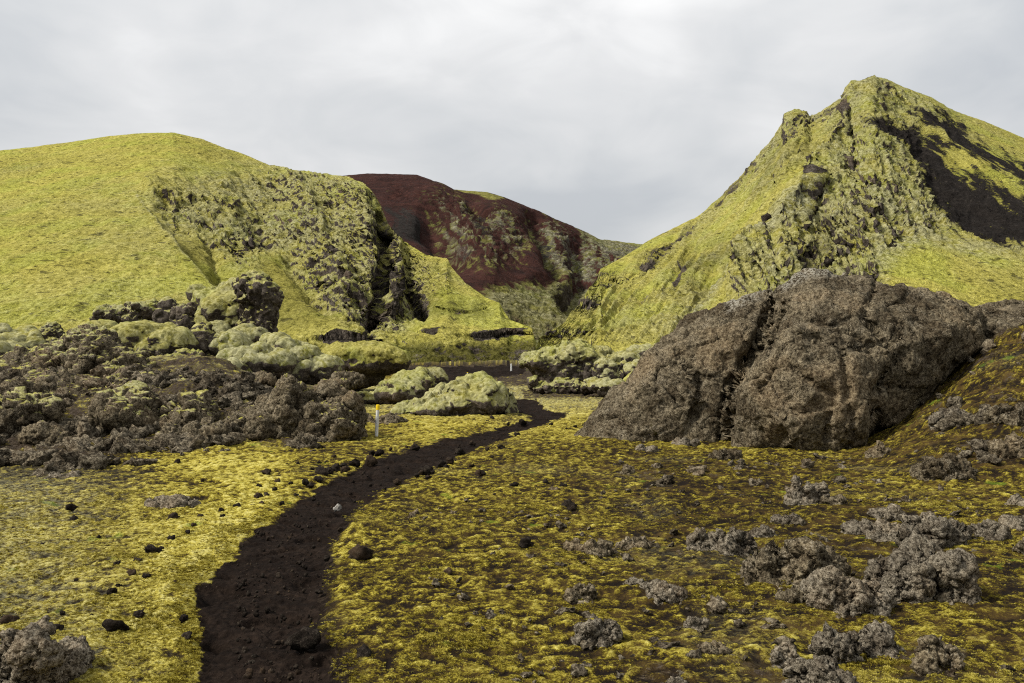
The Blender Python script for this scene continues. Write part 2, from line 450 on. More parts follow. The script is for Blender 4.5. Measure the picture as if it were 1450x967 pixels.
    ft = (on_track.ravel()[faces].sum(1) >= 2) & ~fp
    at = {'cov_shade': cov_shade, 'h': h, 'dry': dry, 'pale': np.clip(pale, 0, 1), 'scree': np.clip(scree, 0, 1), 'trod': trod}
    nrm = grid_normals(co.reshape(len(Y), len(u), 3)).reshape(-1, 3)
    def sub(name, mask, mat, **kw):
        f = faces[mask]; ids, inv = np.unique(f, return_inverse=True); f = inv.reshape(-1, 4)
        me = mesh_from(name, co[ids], f, {k: v.ravel()[ids] for k, v in at.items()})
        me.normals_split_custom_set_from_vertices(nrm[ids])
        return put(name, me, mat, kind='structure', **kw)
    sub('ground', ~fp & ~ft, M_GROUND, label='plain of yellow green moss and brown soil')
    sub('path', fp, M_PATH, label='dark trodden soil footpath winding through the moss')
    sub('gravel_track', ft, M_PATH, label='dark gravel track crossing the valley mouth below the cliffs')
build_ground()


# ------------------------------------------------------------------ hills
def hill(name, label, x0, x1, nc, nr, crest, base, feat, mat, back_slope=.5, prof=1.0):
    """a slope from its foot up to its crest and over: crest / base = [(px, py, Y)], feat(px, py, co) edits it"""
    px1 = np.linspace(x0, x1, nc); c = np.array(crest, float); b = np.array(base, float)
    cpy, cY = np.interp(px1, c[:, 0], c[:, 1]), np.interp(px1, c[:, 0], c[:, 2])
    k = np.hanning(9); k /= k.sum()
    sm = lambda a: np.convolve(np.pad(a, 4, mode='edge'), k, 'valid')
    cY = sm(sm(cY)); bz, bY = np.interp(px1, b[:, 0], b[:, 1]), np.interp(px1, b[:, 0], b[:, 2])
    nf = int(nr*.9); s = np.linspace(0, 1, nf)
    Y = bY[None]+(cY-bY)[None]*(s[:, None]**1.25)
    cz = CAM_Z-(cpy-CY)/F*cY
    tt = (Y-bY[None])/(cY-bY)[None]
    Z = bz[None]+(cz-bz)[None]*(tt**prof)
    U = np.broadcast_to(((px1-CX)/F)[None], Y.shape)
    # over the top
    t2 = np.linspace(0, 1, nr-nf+1)[1:, None]
    run = (cz-bz)*1.1/back_slope
    Yb = cY[None]+run[None]*t2**1.5; Zb = cz[None]-back_slope*run[None]*(t2**2.2)
    Y = np.concatenate([Y, Yb]); Z = np.concatenate([Z, Zb]); U = np.concatenate([U, np.broadcast_to(U[:1], Yb.shape)])
    co = np.stack([U*Y, Y, Z], -1).astype(np.float32)
    px, py = to_px(co[..., 0], co[..., 1], co[..., 2])
    front = np.zeros(Y.shape, np.float32); front[:nf] = 1
    edge = np.minimum(1, (nf-1-np.minimum(np.arange(nr), nf-1))/12.)[:, None]      # 0 at the crest line
    co, at = feat(px, py, co, front, edge)
    me = mesh_from(name, co.reshape(-1, 3), grid_faces(nr, nc), {n: v.reshape(-1) for n, v in at.items()})
    return put(name, me, mat, label=label, kind='structure')


def ledge(px, py, co, pts, A, up=26, down=20, lip=.5):
    """a step of rock along a line: turf above pushed up and out, ground below cut away"""
    xs = [p[0] for p in pts]; ly = np.interp(px, xs, [p[1] for p in pts])
    w = sstep(px, xs[0]-6, xs[0]+22)*(1-sstep(px, xs[-1]-22, xs[-1]+6))*(.25+.75*sstep(fbm(co*np.array((1, .3, .3), np.float32), 4.5, 3, seed=pts[0][1]), -.15, .25))
    dy = py-ly
    upw = np.where(dy < 0, np.exp(dy/up), 0)*w; dnw = np.where(dy >= 0, np.exp(-dy/down), 0)*w
    co[..., 2] += A*(upw-dnw); co[..., 1] += A*lip*(dnw-upw)
    return np.where((dy > -2.5) & (dy < 3.5), sstep(w, .3, .7), 0)


def warp(px, py, co, amp, wl):
    a = fbm(co, wl, 3, seed=41.); b = fbm(co, wl, 3, seed=77.)
    return px+amp*a, py+amp*b


def crag(co, N, m, big, mid, small, wl=5.0):
    """rocky lumps along the normal, strength m"""
    q = co+.5*wl*np.stack([fbm(co, wl*.9, 2, seed=k*9.) for k in range(3)], -1)
    d = big*(worley(q*np.array((1, 1, 1.3), np.float32), wl, 3.3)-.8)+mid*(worley(q, wl*.42, 9.1)-.6)+small*(fbm(co, wl*.17, 3, .65, seed=4.)-.1)
    d = d+.9*big*(ridged(q, wl*2.2, 4, .55, seed=6.)-.75)
    return co+N*(d*m)[..., None], mid*(worley(q, wl*.42, 9.1)-.6)/.45+.8*small*fbm(co, wl*.17, 3, .65, seed=4.)+.5*(ridged(q, wl*2.2, 4, .55, seed=6.)-.3)


def slope_rock(co, lo, hi):
    n = grid_normals(co); nz = np.where(n[..., 2:3] < -2, 0, n)[..., 2]
    return 1-sstep(np.abs(nz)*np.sign(nz), lo, hi), n


def ribs(px, py, ang, w, l, seed):
    c, s = math.cos(math.radians(ang)), math.sin(math.radians(ang))
    a, b = px*c+py*s, -px*s+py*c
    q = np.stack([a/l, b/w], -1); q = q+.35*np.stack([fbm(q, 1.5, 2, seed=seed+k) for k in (1., 5.)], -1)
    return ridged(q, 1.0, 4, .6, seed=seed)


def left_feat(px, py, co, front, edge):
    wx, wy = warp(px, py, co, 13, 9.0)
    rocky = pmask(wx, wy, [[(200, 270), (262, 262), (330, 245), (345, 233), (400, 230), (470, 240), (530, 262), (556, 315), (572, 345), (590, 400), (575, 470), (515, 472), (470, 430), (430, 385), (392, 340), (352, 372), (332, 362), (300, 330), (270, 312), (236, 298)]], 12)
    rocky = np.maximum(rocky, .75*pmask(wx, wy, [[(575, 345), (640, 380), (640, 415), (600, 430), (570, 420)], [(585, 478), (750, 474), (765, 530), (585, 525)], [(400, 470), (585, 478), (590, 530), (395, 520)]], 10))
    rocky = np.maximum(rocky, .5*pmask(wx, wy, [[(0, 232), (60, 226), (90, 240), (40, 246), (0, 246)], [(240, 190), (330, 210), (330, 225), (250, 206)]], 8))
    rb = ribs(px, py, 40, 13, 75, 3.)*.6+ribs(px, py, 12, 8, 45, 13.)*.4
    rocky_s = pmask(wx, wy, [[(190, 270), (262, 250), (330, 238), (400, 230), (470, 240), (530, 262), (556, 315), (572, 345), (600, 400), (575, 470), (515, 472), (470, 430), (430, 385), (392, 340), (352, 372), (300, 335), (236, 298)]], 30)
    # the gully that falls away to the right of the rim
    d, s, al = seg_dist(px, py, [(192, 272), (225, 312), (262, 355), (306, 402), (330, 440)])
    right = (s < 0)
    step = np.where(right, 1-np.exp(-d/9), 0)*np.exp(-np.where(right, d, 0)/75)*sstep(al, .02, .25)
    N = grid_normals(co)
    co = co-N*(2.0*step)[..., None]*front[..., None]
    rim = np.exp(-(d/3.2)**2)*(al > .01)*(al < .99)
    for pts, dep, w in (([(538, 285), (548, 330), (545, 380), (532, 440), (528, 470)], 3.0, 10), ([(572, 392), (590, 420), (600, 445)], 2.5, 9),
                        ([(300, 330), (330, 380), (345, 420)], 1.4, 9), ([(405, 345), (440, 400), (470, 440)], 1.3, 10), ([(450, 300), (490, 370), (515, 440)], .7, 8),
                        ([(345, 240), (365, 290), (390, 340)], .7, 9)):
        dd, _, al = seg_dist(wx, wy, pts)
        co = co-N*(dep*np.exp(-dd/w)*np.minimum(1, 4*(1-al)+.25)*front)[..., None]
    for pts, dep, w in (([(505, 285), (525, 320), (528, 360)], 1.3, 16), ([(560, 350), (562, 400), (556, 440)], 1.8, 9), ([(420, 260), (460, 330), (490, 400)], 1.2, 16), ([(210, 262), (270, 280), (330, 290)], 1.2, 10)):
        dd, _, al = seg_dist(wx, wy, pts)
        co = co+N*(dep*gauss(dd/w)*edge)[..., None]
    lj = fbm(co, 5.0, 3, seed=9.)*5
    cut = ledge(px, py+lj, co, [(378, 461), (430, 470), (480, 467), (520, 476), (548, 480)], .34, 22, 14)
    cut = np.maximum(cut, ledge(px, py+lj, co, [(585, 468), (640, 476), (690, 474), (725, 469), (756, 466)], .24, 14, 12))
    cut = np.maximum(cut, ledge(px, py+lj, co, [(596, 424), (632, 437), (664, 441), (690, 432)], .26, 12, 12))
    cut = np.maximum(cut, ledge(px, py+lj, co, [(196, 272), (240, 290), (280, 300), (330, 304)], .18, 12, 14, .3))
    N = grid_normals(co)
    co = co+N*((.22*(ridged(co*np.array((1, .16, .16), np.float32), 2.2, 3, .6, seed=8.)-.5))*edge)[..., None]
    co = co+N*((.35*fbm(co, 7, 3, seed=1.)+.16*fbm(co, 1.5, 3, .6, seed=2.))*edge)[..., None]
    co = co+N*(.9*(rb-.5)*rocky_s*(.3+.7*edge)*front)[..., None]; N = grid_normals(co)
    co, dd_ = crag(co, N, .10+.7*rocky*(.4+.6*edge), .7, .5, .45, 2.6)
    sl, _ = slope_rock(co, .18, .62)
    pat = fbm(co, 6., 4, .6, seed=12.)
    rock = np.clip(sl*1.0*(.3+.7*rocky)+cut*.9+.04*rocky+.35*rocky*pat-.45*rocky*dd_-.55*rocky_s*(rb-.42), 0, 1)
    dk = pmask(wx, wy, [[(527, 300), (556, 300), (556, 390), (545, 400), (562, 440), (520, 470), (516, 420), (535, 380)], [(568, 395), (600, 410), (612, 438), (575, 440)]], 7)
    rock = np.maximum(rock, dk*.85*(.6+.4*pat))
    pale = np.clip(.42*rocky_s+.45*rocky_s*(rb-.3)+.25*dd_*rocky+.5*rim+.6*np.clip(fbm(co, 20., 3, seed=51.)+.1, 0, 1)+.25*pat-.12*pmask(px, py, [[(250, 310), (330, 370), (360, 430), (300, 400)], [(350, 370), (390, 345), (470, 440), (400, 460)]], 20), 0, 1)
    foot = pmask(wx, wy, [[(380, 474), (440, 478), (520, 484), (585, 482), (640, 486), (760, 484), (775, 535), (380, 535)]], 8)  # hill foot lies in shade: painted in as darker moss and rock
    gul = pmask(wx, wy, [[(232, 310), (270, 318), (330, 372), (372, 440), (330, 440), (300, 402)], [(352, 372), (392, 345), (430, 385), (480, 450), (400, 462)], [(590, 405), (640, 425), (700, 440), (690, 455), (600, 440)]], 12)
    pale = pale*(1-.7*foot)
    olive_shade = np.clip(.95*foot+.5*gul+.3*rocky*(.5+pat)+.25*np.clip(fbm(co, 16., 3, seed=31.), 0, 1), 0, 1)
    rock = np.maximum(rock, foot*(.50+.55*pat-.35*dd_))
    return co, {'rock': np.clip(rock, 0, 1), 'pale': pale, 'scree': np.zeros_like(rock), 'red': np.zeros_like(rock), 'olive_shade': olive_shade}


def right_feat(px, py, co, front, edge):
    wx, wy = warp(px, py, co, 12, 9.0)
    spine = [(1225, 108), (1250, 112), (1300, 175), (1345, 280), (1375, 318), (1290, 328), (1250, 350), (1240, 420), (1130, 430), (1040, 430), (1062, 372), (1100, 335), (1140, 285), (1178, 222), (1182, 195), (1150, 185), (1112, 200), (1088, 235), (1062, 255), (1000, 312), (955, 345), (985, 308), (1060, 228), (1105, 160), (1180, 135)]
    rocky = pmask(wx, wy, [spine], 10)
    rocky = np.maximum(rocky, .7*pmask(wx, wy, [[(1130, 200), (1180, 200), (1120, 260), (1060, 290), (1080, 245)], [(1340, 240), (1450, 300), (1450, 360), (1370, 330)], [(1240, 120), (1300, 130), (1360, 165), (1340, 180), (1280, 160)]], 10))
    rocky = np.maximum(rocky, .8*pmask(wx, wy, [[(900, 365), (940, 345), (990, 312), (996, 322), (950, 360), (905, 392)], [(838, 392), (880, 380), (895, 392), (850, 412), (832, 410)], [(806, 425), (850, 415), (850, 432), (806, 445)], [(765, 470), (845, 466), (845, 490), (765, 500)]], 6))
    rocky = np.maximum(rocky, .9*pmask(wx, wy, [[(1135, 150), (1230, 100), (1240, 118), (1215, 150), (1150, 185), (1130, 180)], [(980, 312), (1063, 228), (1085, 225), (1070, 250), (1000, 315)]], 5))
    sx = np.interp(py, [110, 180, 281, 361, 430], [1232, 1215, 1143, 1082, 1040])
    sd_ = sstep(px-sx, -25, 25)
    rb = (1-sd_)*ribs(px, py, 128, 13, 90, 3.)+sd_*ribs(px, py, 58, 13, 60, 23.)
    rocky_s = pmask(wx, wy, [spine, [(1240, 120), (1300, 130), (1380, 190), (1340, 200), (1280, 160)]], 26)
    streaky = pmask(wx, wy, [[(800, 470), (860, 395), (1000, 300), (1110, 175), (1200, 195), (1110, 340), (1010, 440), (940, 490), (850, 480)]], 24)
    crest_block = pmask(wx, wy, [[(1110, 165), (1140, 150), (1165, 170), (1150, 185), (1110, 190)]], 6)  # block on the crest: extra crag and bare rock
    N = grid_normals(co)
    def line(pts, dep, w, one=None):
        nonlocal co
        dd, s, al = seg_dist(wx, wy, pts)
        co = co+N*(dep*np.exp(-dd/w)*(.3+.7*edge)*front*(np.minimum(1, 2.5*al)*np.minimum(1, 3*(1-al)) if dep < 0 else 1))[..., None]
    line([(1226, 140), (1190, 230), (1143, 281), (1112, 325), (1082, 361), (1055, 400)], 3.2, 20)      # the spine
    line([(1150, 285), (1100, 335), (1040, 365), (1000, 400), (960, 450)], -2.2, 11)                 # gully left of it
    line([(1215, 290), (1165, 350), (1110, 410)], -1.3, 10)
    line([(1240, 300), (1200, 360), (1150, 410)], .9, 14)
    line([(1150, 215), (1080, 275), (1000, 335), (930, 400)], .5, 12)
    line([(990, 318), (945, 352), (905, 385), (885, 400)], -.7, 4)
    line([(862, 440), (864, 455)], -.4, 4)
    line([(1285, 190), (1350, 270), (1450, 330)], -1.6, 25)
    line([(1300, 170), (1380, 240), (1450, 275)], 1.2, 12)
    lj = fbm(co, 4.0, 3, seed=9.)*5
    cut = ledge(px, py+lj, co, [(830, 394), (852, 392), (880, 396), (905, 400)], .26, 10, 12)
    cut = np.maximum(cut, ledge(px, py+lj, co, [(800, 430), (822, 428), (850, 432)], .4, 8, 10))
    cut = np.maximum(cut, ledge(px, py+lj, co, [(764, 472), (800, 472), (846, 470)], .32, 8, 9))
    cut = np.maximum(cut, ledge(px, py+lj, co, [(1225, 176), (1262, 178), (1310, 196)], .2, 8, 14))
    cut = np.maximum(cut, ledge(px, py+lj, co, [(1238, 122), (1262, 130), (1300, 152)], .4, 6, 9))
    N = grid_normals(co)
    co = co+N*((.26*(ridged(np.stack([co[..., 0]+co[..., 2]*.9, co[..., 1]*.2, co[..., 2]*.25], -1), 2.4, 3, .6, seed=8.)-.5))*edge)[..., None]
    co = co+N*((.3*fbm(co, 7, 3, seed=1.)+.15*fbm(co, 1.5, 3, .6, seed=2.))*edge)[..., None]
    co = co+N*((.9*rocky_s+.7*streaky*(1-rocky_s))*(rb-.5)*(.3+.7*edge)*front)[..., None]; N = grid_normals(co)
    co, dd_ = crag(co, N, .09+.7*rocky*(.4+.6*edge)+crest_block*.3, .6, .45, .45, 2.6)
    sl, _ = slope_rock(co, .12, .58)
    pat = fbm(co, 6., 4, .6, seed=12.)
    # streaks of bare cinder running down the right flank
    streak = fbm(np.stack([wx/26-wy/15, wx/160+wy/90], -1), 1.0, 4, .6, seed=2.)
    scree = pmask(wx, wy, [[(1232, 178), (1261, 176), (1300, 190), (1328, 203), (1350, 232), (1390, 258), (1450, 285), (1700, 400), (1700, 520), (1450, 345), (1400, 338), (1362, 322), (1348, 295), (1328, 268), (1316, 238), (1280, 205), (1244, 190)]], 24)
    scree2 = pmask(wx, wy, [[(1285, 165), (1300, 152), (1329, 160), (1356, 172), (1384, 200), (1450, 232), (1700, 330), (1700, 400), (1450, 262), (1400, 240), (1360, 214), (1330, 192), (1305, 182)]], 20)
    rbs = ribs(wx, wy, 37, 6, 85, 43.)
    scree = np.clip(np.maximum(scree, scree2*.92)*1.30+.75*(rbs-.5)+.35*streak-.25*np.clip(dd_, -.5, .6), 0, 1)*(np.maximum(scree, scree2) > .03)
    rock = np.clip(sl*1.0*(.3+.7*rocky)+cut*.9+.06*rocky+.38*rocky*pat-.5*rocky*dd_+.4*crest_block-.6*np.maximum(rocky_s, .95*streaky)*(rb-.36), 0, 1)
    rock = np.maximum(rock, .75*pmask(wx, wy, [[(1150, 168), (1181, 142), (1218, 130), (1232, 104), (1240, 112), (1226, 140), (1180, 160)], [(1000, 296), (1063, 228), (1074, 232), (1020, 290)]], 5)*(.75+.6*pat))
    rock = np.maximum(rock, .85*pmask(wx, wy, [[(964, 368), (968, 385), (958, 405), (953, 400)], [(1222, 115), (1236, 112), (1230, 135), (1215, 140)]], 3))
    d, _, _ = seg_dist(wx, wy, [(1160, 280), (1110, 330), (1045, 372), (1005, 405), (970, 450)])
    pale = np.clip(.45*rocky_s+.5*np.maximum(rocky_s, streaky)*(rb-.2)+.25*dd_*rocky+.5*np.clip(fbm(co, 18., 3, seed=51.)+.1, 0, 1)+.3*pat+.6*gauss(d/10)+.5*pmask(wx, wy, [[(1240, 330), (1300, 320), (1450, 350), (1450, 365), (1300, 340), (1250, 400), (1230, 400)]], 12), 0, 1)
    olive_shade = np.clip(.35*rocky*(.4+pat)+.6*pmask(wx, wy, [[(960, 360), (1000, 340), (1080, 330), (1040, 380), (960, 420)], [(1130, 330), (1190, 330), (1190, 420), (1120, 420)], [(1090, 200), (1170, 190), (1100, 270), (1060, 290)]], 12)*(.6+pat)+.25*np.clip(fbm(co, 14., 3, seed=31.), 0, 1), 0, 1)
    rock = np.clip(np.maximum(rock, pmask(wx, wy, [[(900, 372), (940, 346), (985, 312), (992, 320), (950, 358), (905, 388)], [(838, 388), (870, 384), (872, 396), (845, 412)], [(1140, 340), (1185, 335), (1180, 400), (1140, 400)]], 5)*(.62+.7*pat-.3*dd_)), 0, 1)
    return co, {'rock': rock, 'pale': pale, 'scree': scree, 'red': np.zeros_like(rock), 'olive_shade': olive_shade}


def red_feat(px, py, co, front, edge):
    wx, wy = warp(px, py, co, 11, 14.0)
    N = grid_normals(co)
    palem = pmask(wx, wy, [[(600, 285), (622, 280), (655, 295), (735, 315), (745, 345), (728, 372), (690, 378), (655, 362), (630, 330)], [(745, 288), (800, 315), (850, 338), (905, 345), (960, 350), (960, 400), (850, 395), (812, 385), (778, 360), (762, 325)], [(555, 262), (600, 270), (620, 290), (585, 290), (545, 282)]], 8)
    low = pmask(wx, wy, [[(690, 410), (730, 398), (770, 402), (800, 390), (850, 385), (960, 380), (960, 560), (600, 560), (660, 440)]], 12)
    top = pmask(wx, wy, [[(640, 268), (692, 270), (720, 282), (700, 284), (660, 276)], [(815, 318), (905, 342), (960, 350), (960, 370), (860, 362)]], 5)
    for pts, dep, w in (([(620, 280), (660, 320), (690, 365)], 2.2, 26), ([(700, 300), (740, 340), (760, 380)], 1.6, 22), ([(665, 300), (680, 312)], -3.5, 9), ([(755, 310), (765, 345), (790, 380)], -4, 12), ([(610, 320), (640, 355)], -4, 18), ([(820, 350), (830, 390), (810, 420)], -4, 14)):
        dd, _, al = seg_dist(wx, wy, pts); co = co+N*(dep*gauss(dd/w)*edge)[..., None]
    N = grid_normals(co)
    co = co+N*((1.0*fbm(co, 22, 3, seed=1.)+.3*(ridged(co, 9, 4, seed=2.)-.6))*edge)[..., None]
    co, dd_ = crag(co, N, .1+(palem*.9+low*.6)*(.4+.6*edge), 1.0, .8, .6, 5.)
    sl, _ = slope_rock(co, .25, .7)
    pat = fbm(co, 10., 4, .6, seed=12.)
    rb = ribs(wx, wy, 52, 6, 46, 33.)
    pm2 = pmask(wx, wy, [[(596, 278), (622, 274), (665, 290), (735, 308), (760, 345), (740, 384), (690, 388), (650, 372), (622, 330)], [(735, 284), (800, 315), (850, 338), (905, 345), (960, 350), (960, 400), (850, 395), (812, 392), (772, 370), (750, 325)]], 20)
    green = np.clip(np.maximum(np.maximum(pm2*(.40+.25*sstep(px, 700, 850)), low*.78), top*1.2)+.75*pm2*(rb-.52)+.10*(rb-.5)+.30*pat+.2*dd_+.32*fbm(co, 3., 3, .7, seed=61.), 0, 1)
    red = 1-green
    dk = pmask(wx, wy, [[(540, 292), (600, 303), (618, 330), (642, 352), (632, 388), (590, 352), (560, 335)]], 10)+.7*pmask(wx, wy, [[(655, 318), (690, 330), (710, 352), (690, 350)], [(770, 325), (785, 345), (780, 360), (765, 340)], [(672, 300), (685, 302), (682, 316), (670, 312)]], 5)
    rock = np.clip(sl*.8*np.maximum(palem, low)+.42*palem+.12*low+.35*fbm(co, 4., 3, .7, seed=71.)*np.maximum(palem, low)+.25*pat*palem-.5*dd_*np.maximum(palem, .7*low), 0, 1)
    return co, {'rock': rock, 'pale': np.clip(1.0*palem+.6*low+.2*pat, 0, 1), 'scree': np.clip(dk*.75+.45*(rb-.5)*np.maximum(dk, .5*pm2)+.25*pat*dk, 0, 1), 'red': np.clip(red, 0, 1)}


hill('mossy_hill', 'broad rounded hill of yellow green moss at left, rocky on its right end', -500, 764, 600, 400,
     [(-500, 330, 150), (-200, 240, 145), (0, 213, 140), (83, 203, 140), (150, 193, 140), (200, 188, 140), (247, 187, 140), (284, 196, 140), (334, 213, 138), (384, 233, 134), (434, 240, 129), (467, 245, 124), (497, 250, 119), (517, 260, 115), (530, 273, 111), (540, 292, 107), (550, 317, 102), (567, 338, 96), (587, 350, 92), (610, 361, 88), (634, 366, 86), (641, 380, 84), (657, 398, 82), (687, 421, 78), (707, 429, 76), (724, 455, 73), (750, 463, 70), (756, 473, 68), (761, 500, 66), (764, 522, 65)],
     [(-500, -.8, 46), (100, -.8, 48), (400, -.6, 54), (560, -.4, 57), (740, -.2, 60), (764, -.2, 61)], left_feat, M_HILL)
hill('rocky_peak', 'steep pointed hill at right with mossy slopes, rocky spine and black cinder streaks', 756, 2000, 620, 400,
     [(756, 500, 66), (765, 476, 70), (790, 465, 76), (800, 455, 82), (810, 440, 88), (825, 424, 95), (835, 405, 102), (845, 394, 108), (850, 381, 113), (880, 365, 122), (905, 350, 128), (915, 342, 131), (987, 306, 140), (1025, 274, 144), (1063, 232, 147), (1071, 220, 147), (1090, 198, 147), (1107, 176, 147), (1110, 161, 147), (1124, 154, 147), (1139, 154, 147), (1147, 165, 147), (1162, 158, 146), (1181, 145, 145), (1215, 133, 143), (1223, 119, 142), (1234, 109, 141), (1249, 110, 141), (1276, 122, 142), (1318, 137, 144), (1356, 158, 146), (1393, 171, 148), (1450, 195, 150), (1700, 330, 155), (2000, 440, 160)],
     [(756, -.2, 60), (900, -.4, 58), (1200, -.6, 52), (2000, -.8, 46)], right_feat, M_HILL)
hill('red_cinder_hill', 'far hill of dark red cinder streaked with pale moss closing the valley', 380, 1040, 360, 230,
     [(380, 300, 250), (440, 262, 258), (480, 249, 262), (520, 245, 262), (590, 247, 262), (610, 254, 262), (640, 268, 264), (690, 272, 266), (715, 279, 268), (745, 291, 270), (800, 315, 275), (850, 338, 282), (905, 345, 292), (960, 352, 300), (1040, 380, 300)],
     [(380, .4, 92), (700, .4, 92), (860, .4, 110), (1040, .4, 130)], red_feat, M_FAR)

# ------------------------------------------------------------------ rocks
TMP = bpy.data.objects.new('tmp', bpy.data.meshes.new('tmp')); COL.objects.link(TMP)
TMPM = TMP.modifiers.new('r', 'REMESH'); TMPM.mode = 'VOXEL'; TMPM.adaptivity = 0


def _ico(sub):
    bm = bmesh.new(); bmesh.ops.create_icosphere(bm, subdivisions=sub, radius=1)
    co = np.array([v.co[:] for v in bm.verts]); f = np.array([[v.index for v in p.verts] for p in bm.faces]); bm.free(); return co, f
ICO = {s: _ico(s) for s in (2, 3, 4)}


def ell(c, r, yaw=0.0, tilt=0.0):
    co, f = ICO[3]; co = co*np.array(r)
    ct, st = math.cos(tilt), math.sin(tilt); co = co@np.array(((ct, 0, st), (0, 1, 0), (-st, 0, ct))).T
    cy, sy = math.cos(yaw), math.sin(yaw); co = co@np.array(((cy, -sy, 0), (sy, cy, 0), (0, 0, 1))).T
    return co+np.array(c), f


def ellp(px, py, Y, w, h, d=None, yaw=0.0, tilt=0.0):
    """ellipsoid centred on a photo pixel at distance Y, half sizes w, h in photo pixels, half depth d in metres"""
    s = Y/F; return ell(P3(px, py, Y), (w*s, d if d else .5*(w+h)*s, h*s), yaw, tilt)


def outline(poly, Y, T, Tb=None, R=None, n=110, lean=0.0):
    """a solid with this outline, bulging T metres towards us and Tb behind; lean tilts its top away"""
    poly = [(float(a), float(b)) for a, b in poly]; xs = [p[0] for p in poly]; ys = [p[1] for p in poly]
    W, H = max(xs)-min(xs), max(ys)-min(ys); st = max(W, H)/n; R = R or min(W, H)*.45; Tb = Tb or T
    gx = np.arange(min(xs)-3*st, max(xs)+3*st, st); gy = np.arange(min(ys)-3*st, max(ys)+3*st, st)
    PX, PY = np.meshgrid(gx, gy); d = poly_sd(PX, PY, poly)
    off = np.sqrt(np.maximum(0, 1-(1-np.clip(d/R, 0, 1))**2))
    Yc = Y+lean*(max(ys)-PY)/max(H, 1)
    def world(yy): return np.stack([(PX-CX)/F*yy, yy, CAM_Z-(PY-CY)/F*yy], -1).reshape(-1, 3)
    A, B = world(Yc-T*off), world(Yc+Tb*off)
    nr, nc = PX.shape; f = grid_faces(nr, nc); keep = (d.ravel() > 0)[f].any(1); f = f[keep]
    nv = nr*nc; g = f.copy(); pos = d.ravel() > 0
    g = np.where(pos[f], f+nv, f)[:, ::-1]
    q = np.concatenate([f, g]); tri = np.concatenate([q[:, [0, 1, 2]], q[:, [0, 2, 3]]])
    ids, inv = np.unique(tri, return_inverse=True)
    return np.concatenate([A, B])[ids], inv.reshape(-1, 3)


def union(parts, voxel):
    co, fa, n = [], [], 0
    for c, f in parts:
        co.append(c); fa.append(np.asarray(f)+n); n += len(c)
    me = mesh_from('tmp', np.concatenate(co), np.concatenate(fa)); old = TMP.data; TMP.data = me; bpy.data.meshes.remove(old)
    TMPM.voxel_size = voxel
    dg = bpy.context.evaluated_depsgraph_get(); dg.update()
    ev = TMP.evaluated_get(dg); m = ev.to_mesh()
    v = np.empty(len(m.vertices)*3, np.float32); m.vertices.foreach_get('co', v)
    p = np.empty(len(m.loops), np.int32); m.loops.foreach_get('vertex_index', p)
    ev.to_mesh_clear()
    return v.reshape(-1, 3), p.reshape(-1, 4)


def vnormals(co, q):
    n = np.cross(co[q[:, 2]]-co[q[:, 0]], co[q[:, 3]]-co[q[:, 1]]); out = np.zeros_like(co)
    for k in range(4):
        for a in range(3): out[:, a] += np.bincount(q[:, k], n[:, a], len(co))
    return out/np.maximum(np.linalg.norm(out, axis=1, keepdims=True), 1e-9)


def relax(co, q, it):
    for _ in range(it):
        s = np.zeros_like(co); w = np.zeros(len(co), np.float32)
        for a, b in ((0, 1), (1, 2), (2, 3), (3, 0)):
            for x, y in ((a, b), (b, a)):
                for k in range(3): s[:, k] += np.bincount(q[:, x], co[q[:, y], k], len(co))
                w += np.bincount(q[:, x], minlength=len(co))
        co = co+.6*(s/np.maximum(w, 1)[:, None]-co)
    return co


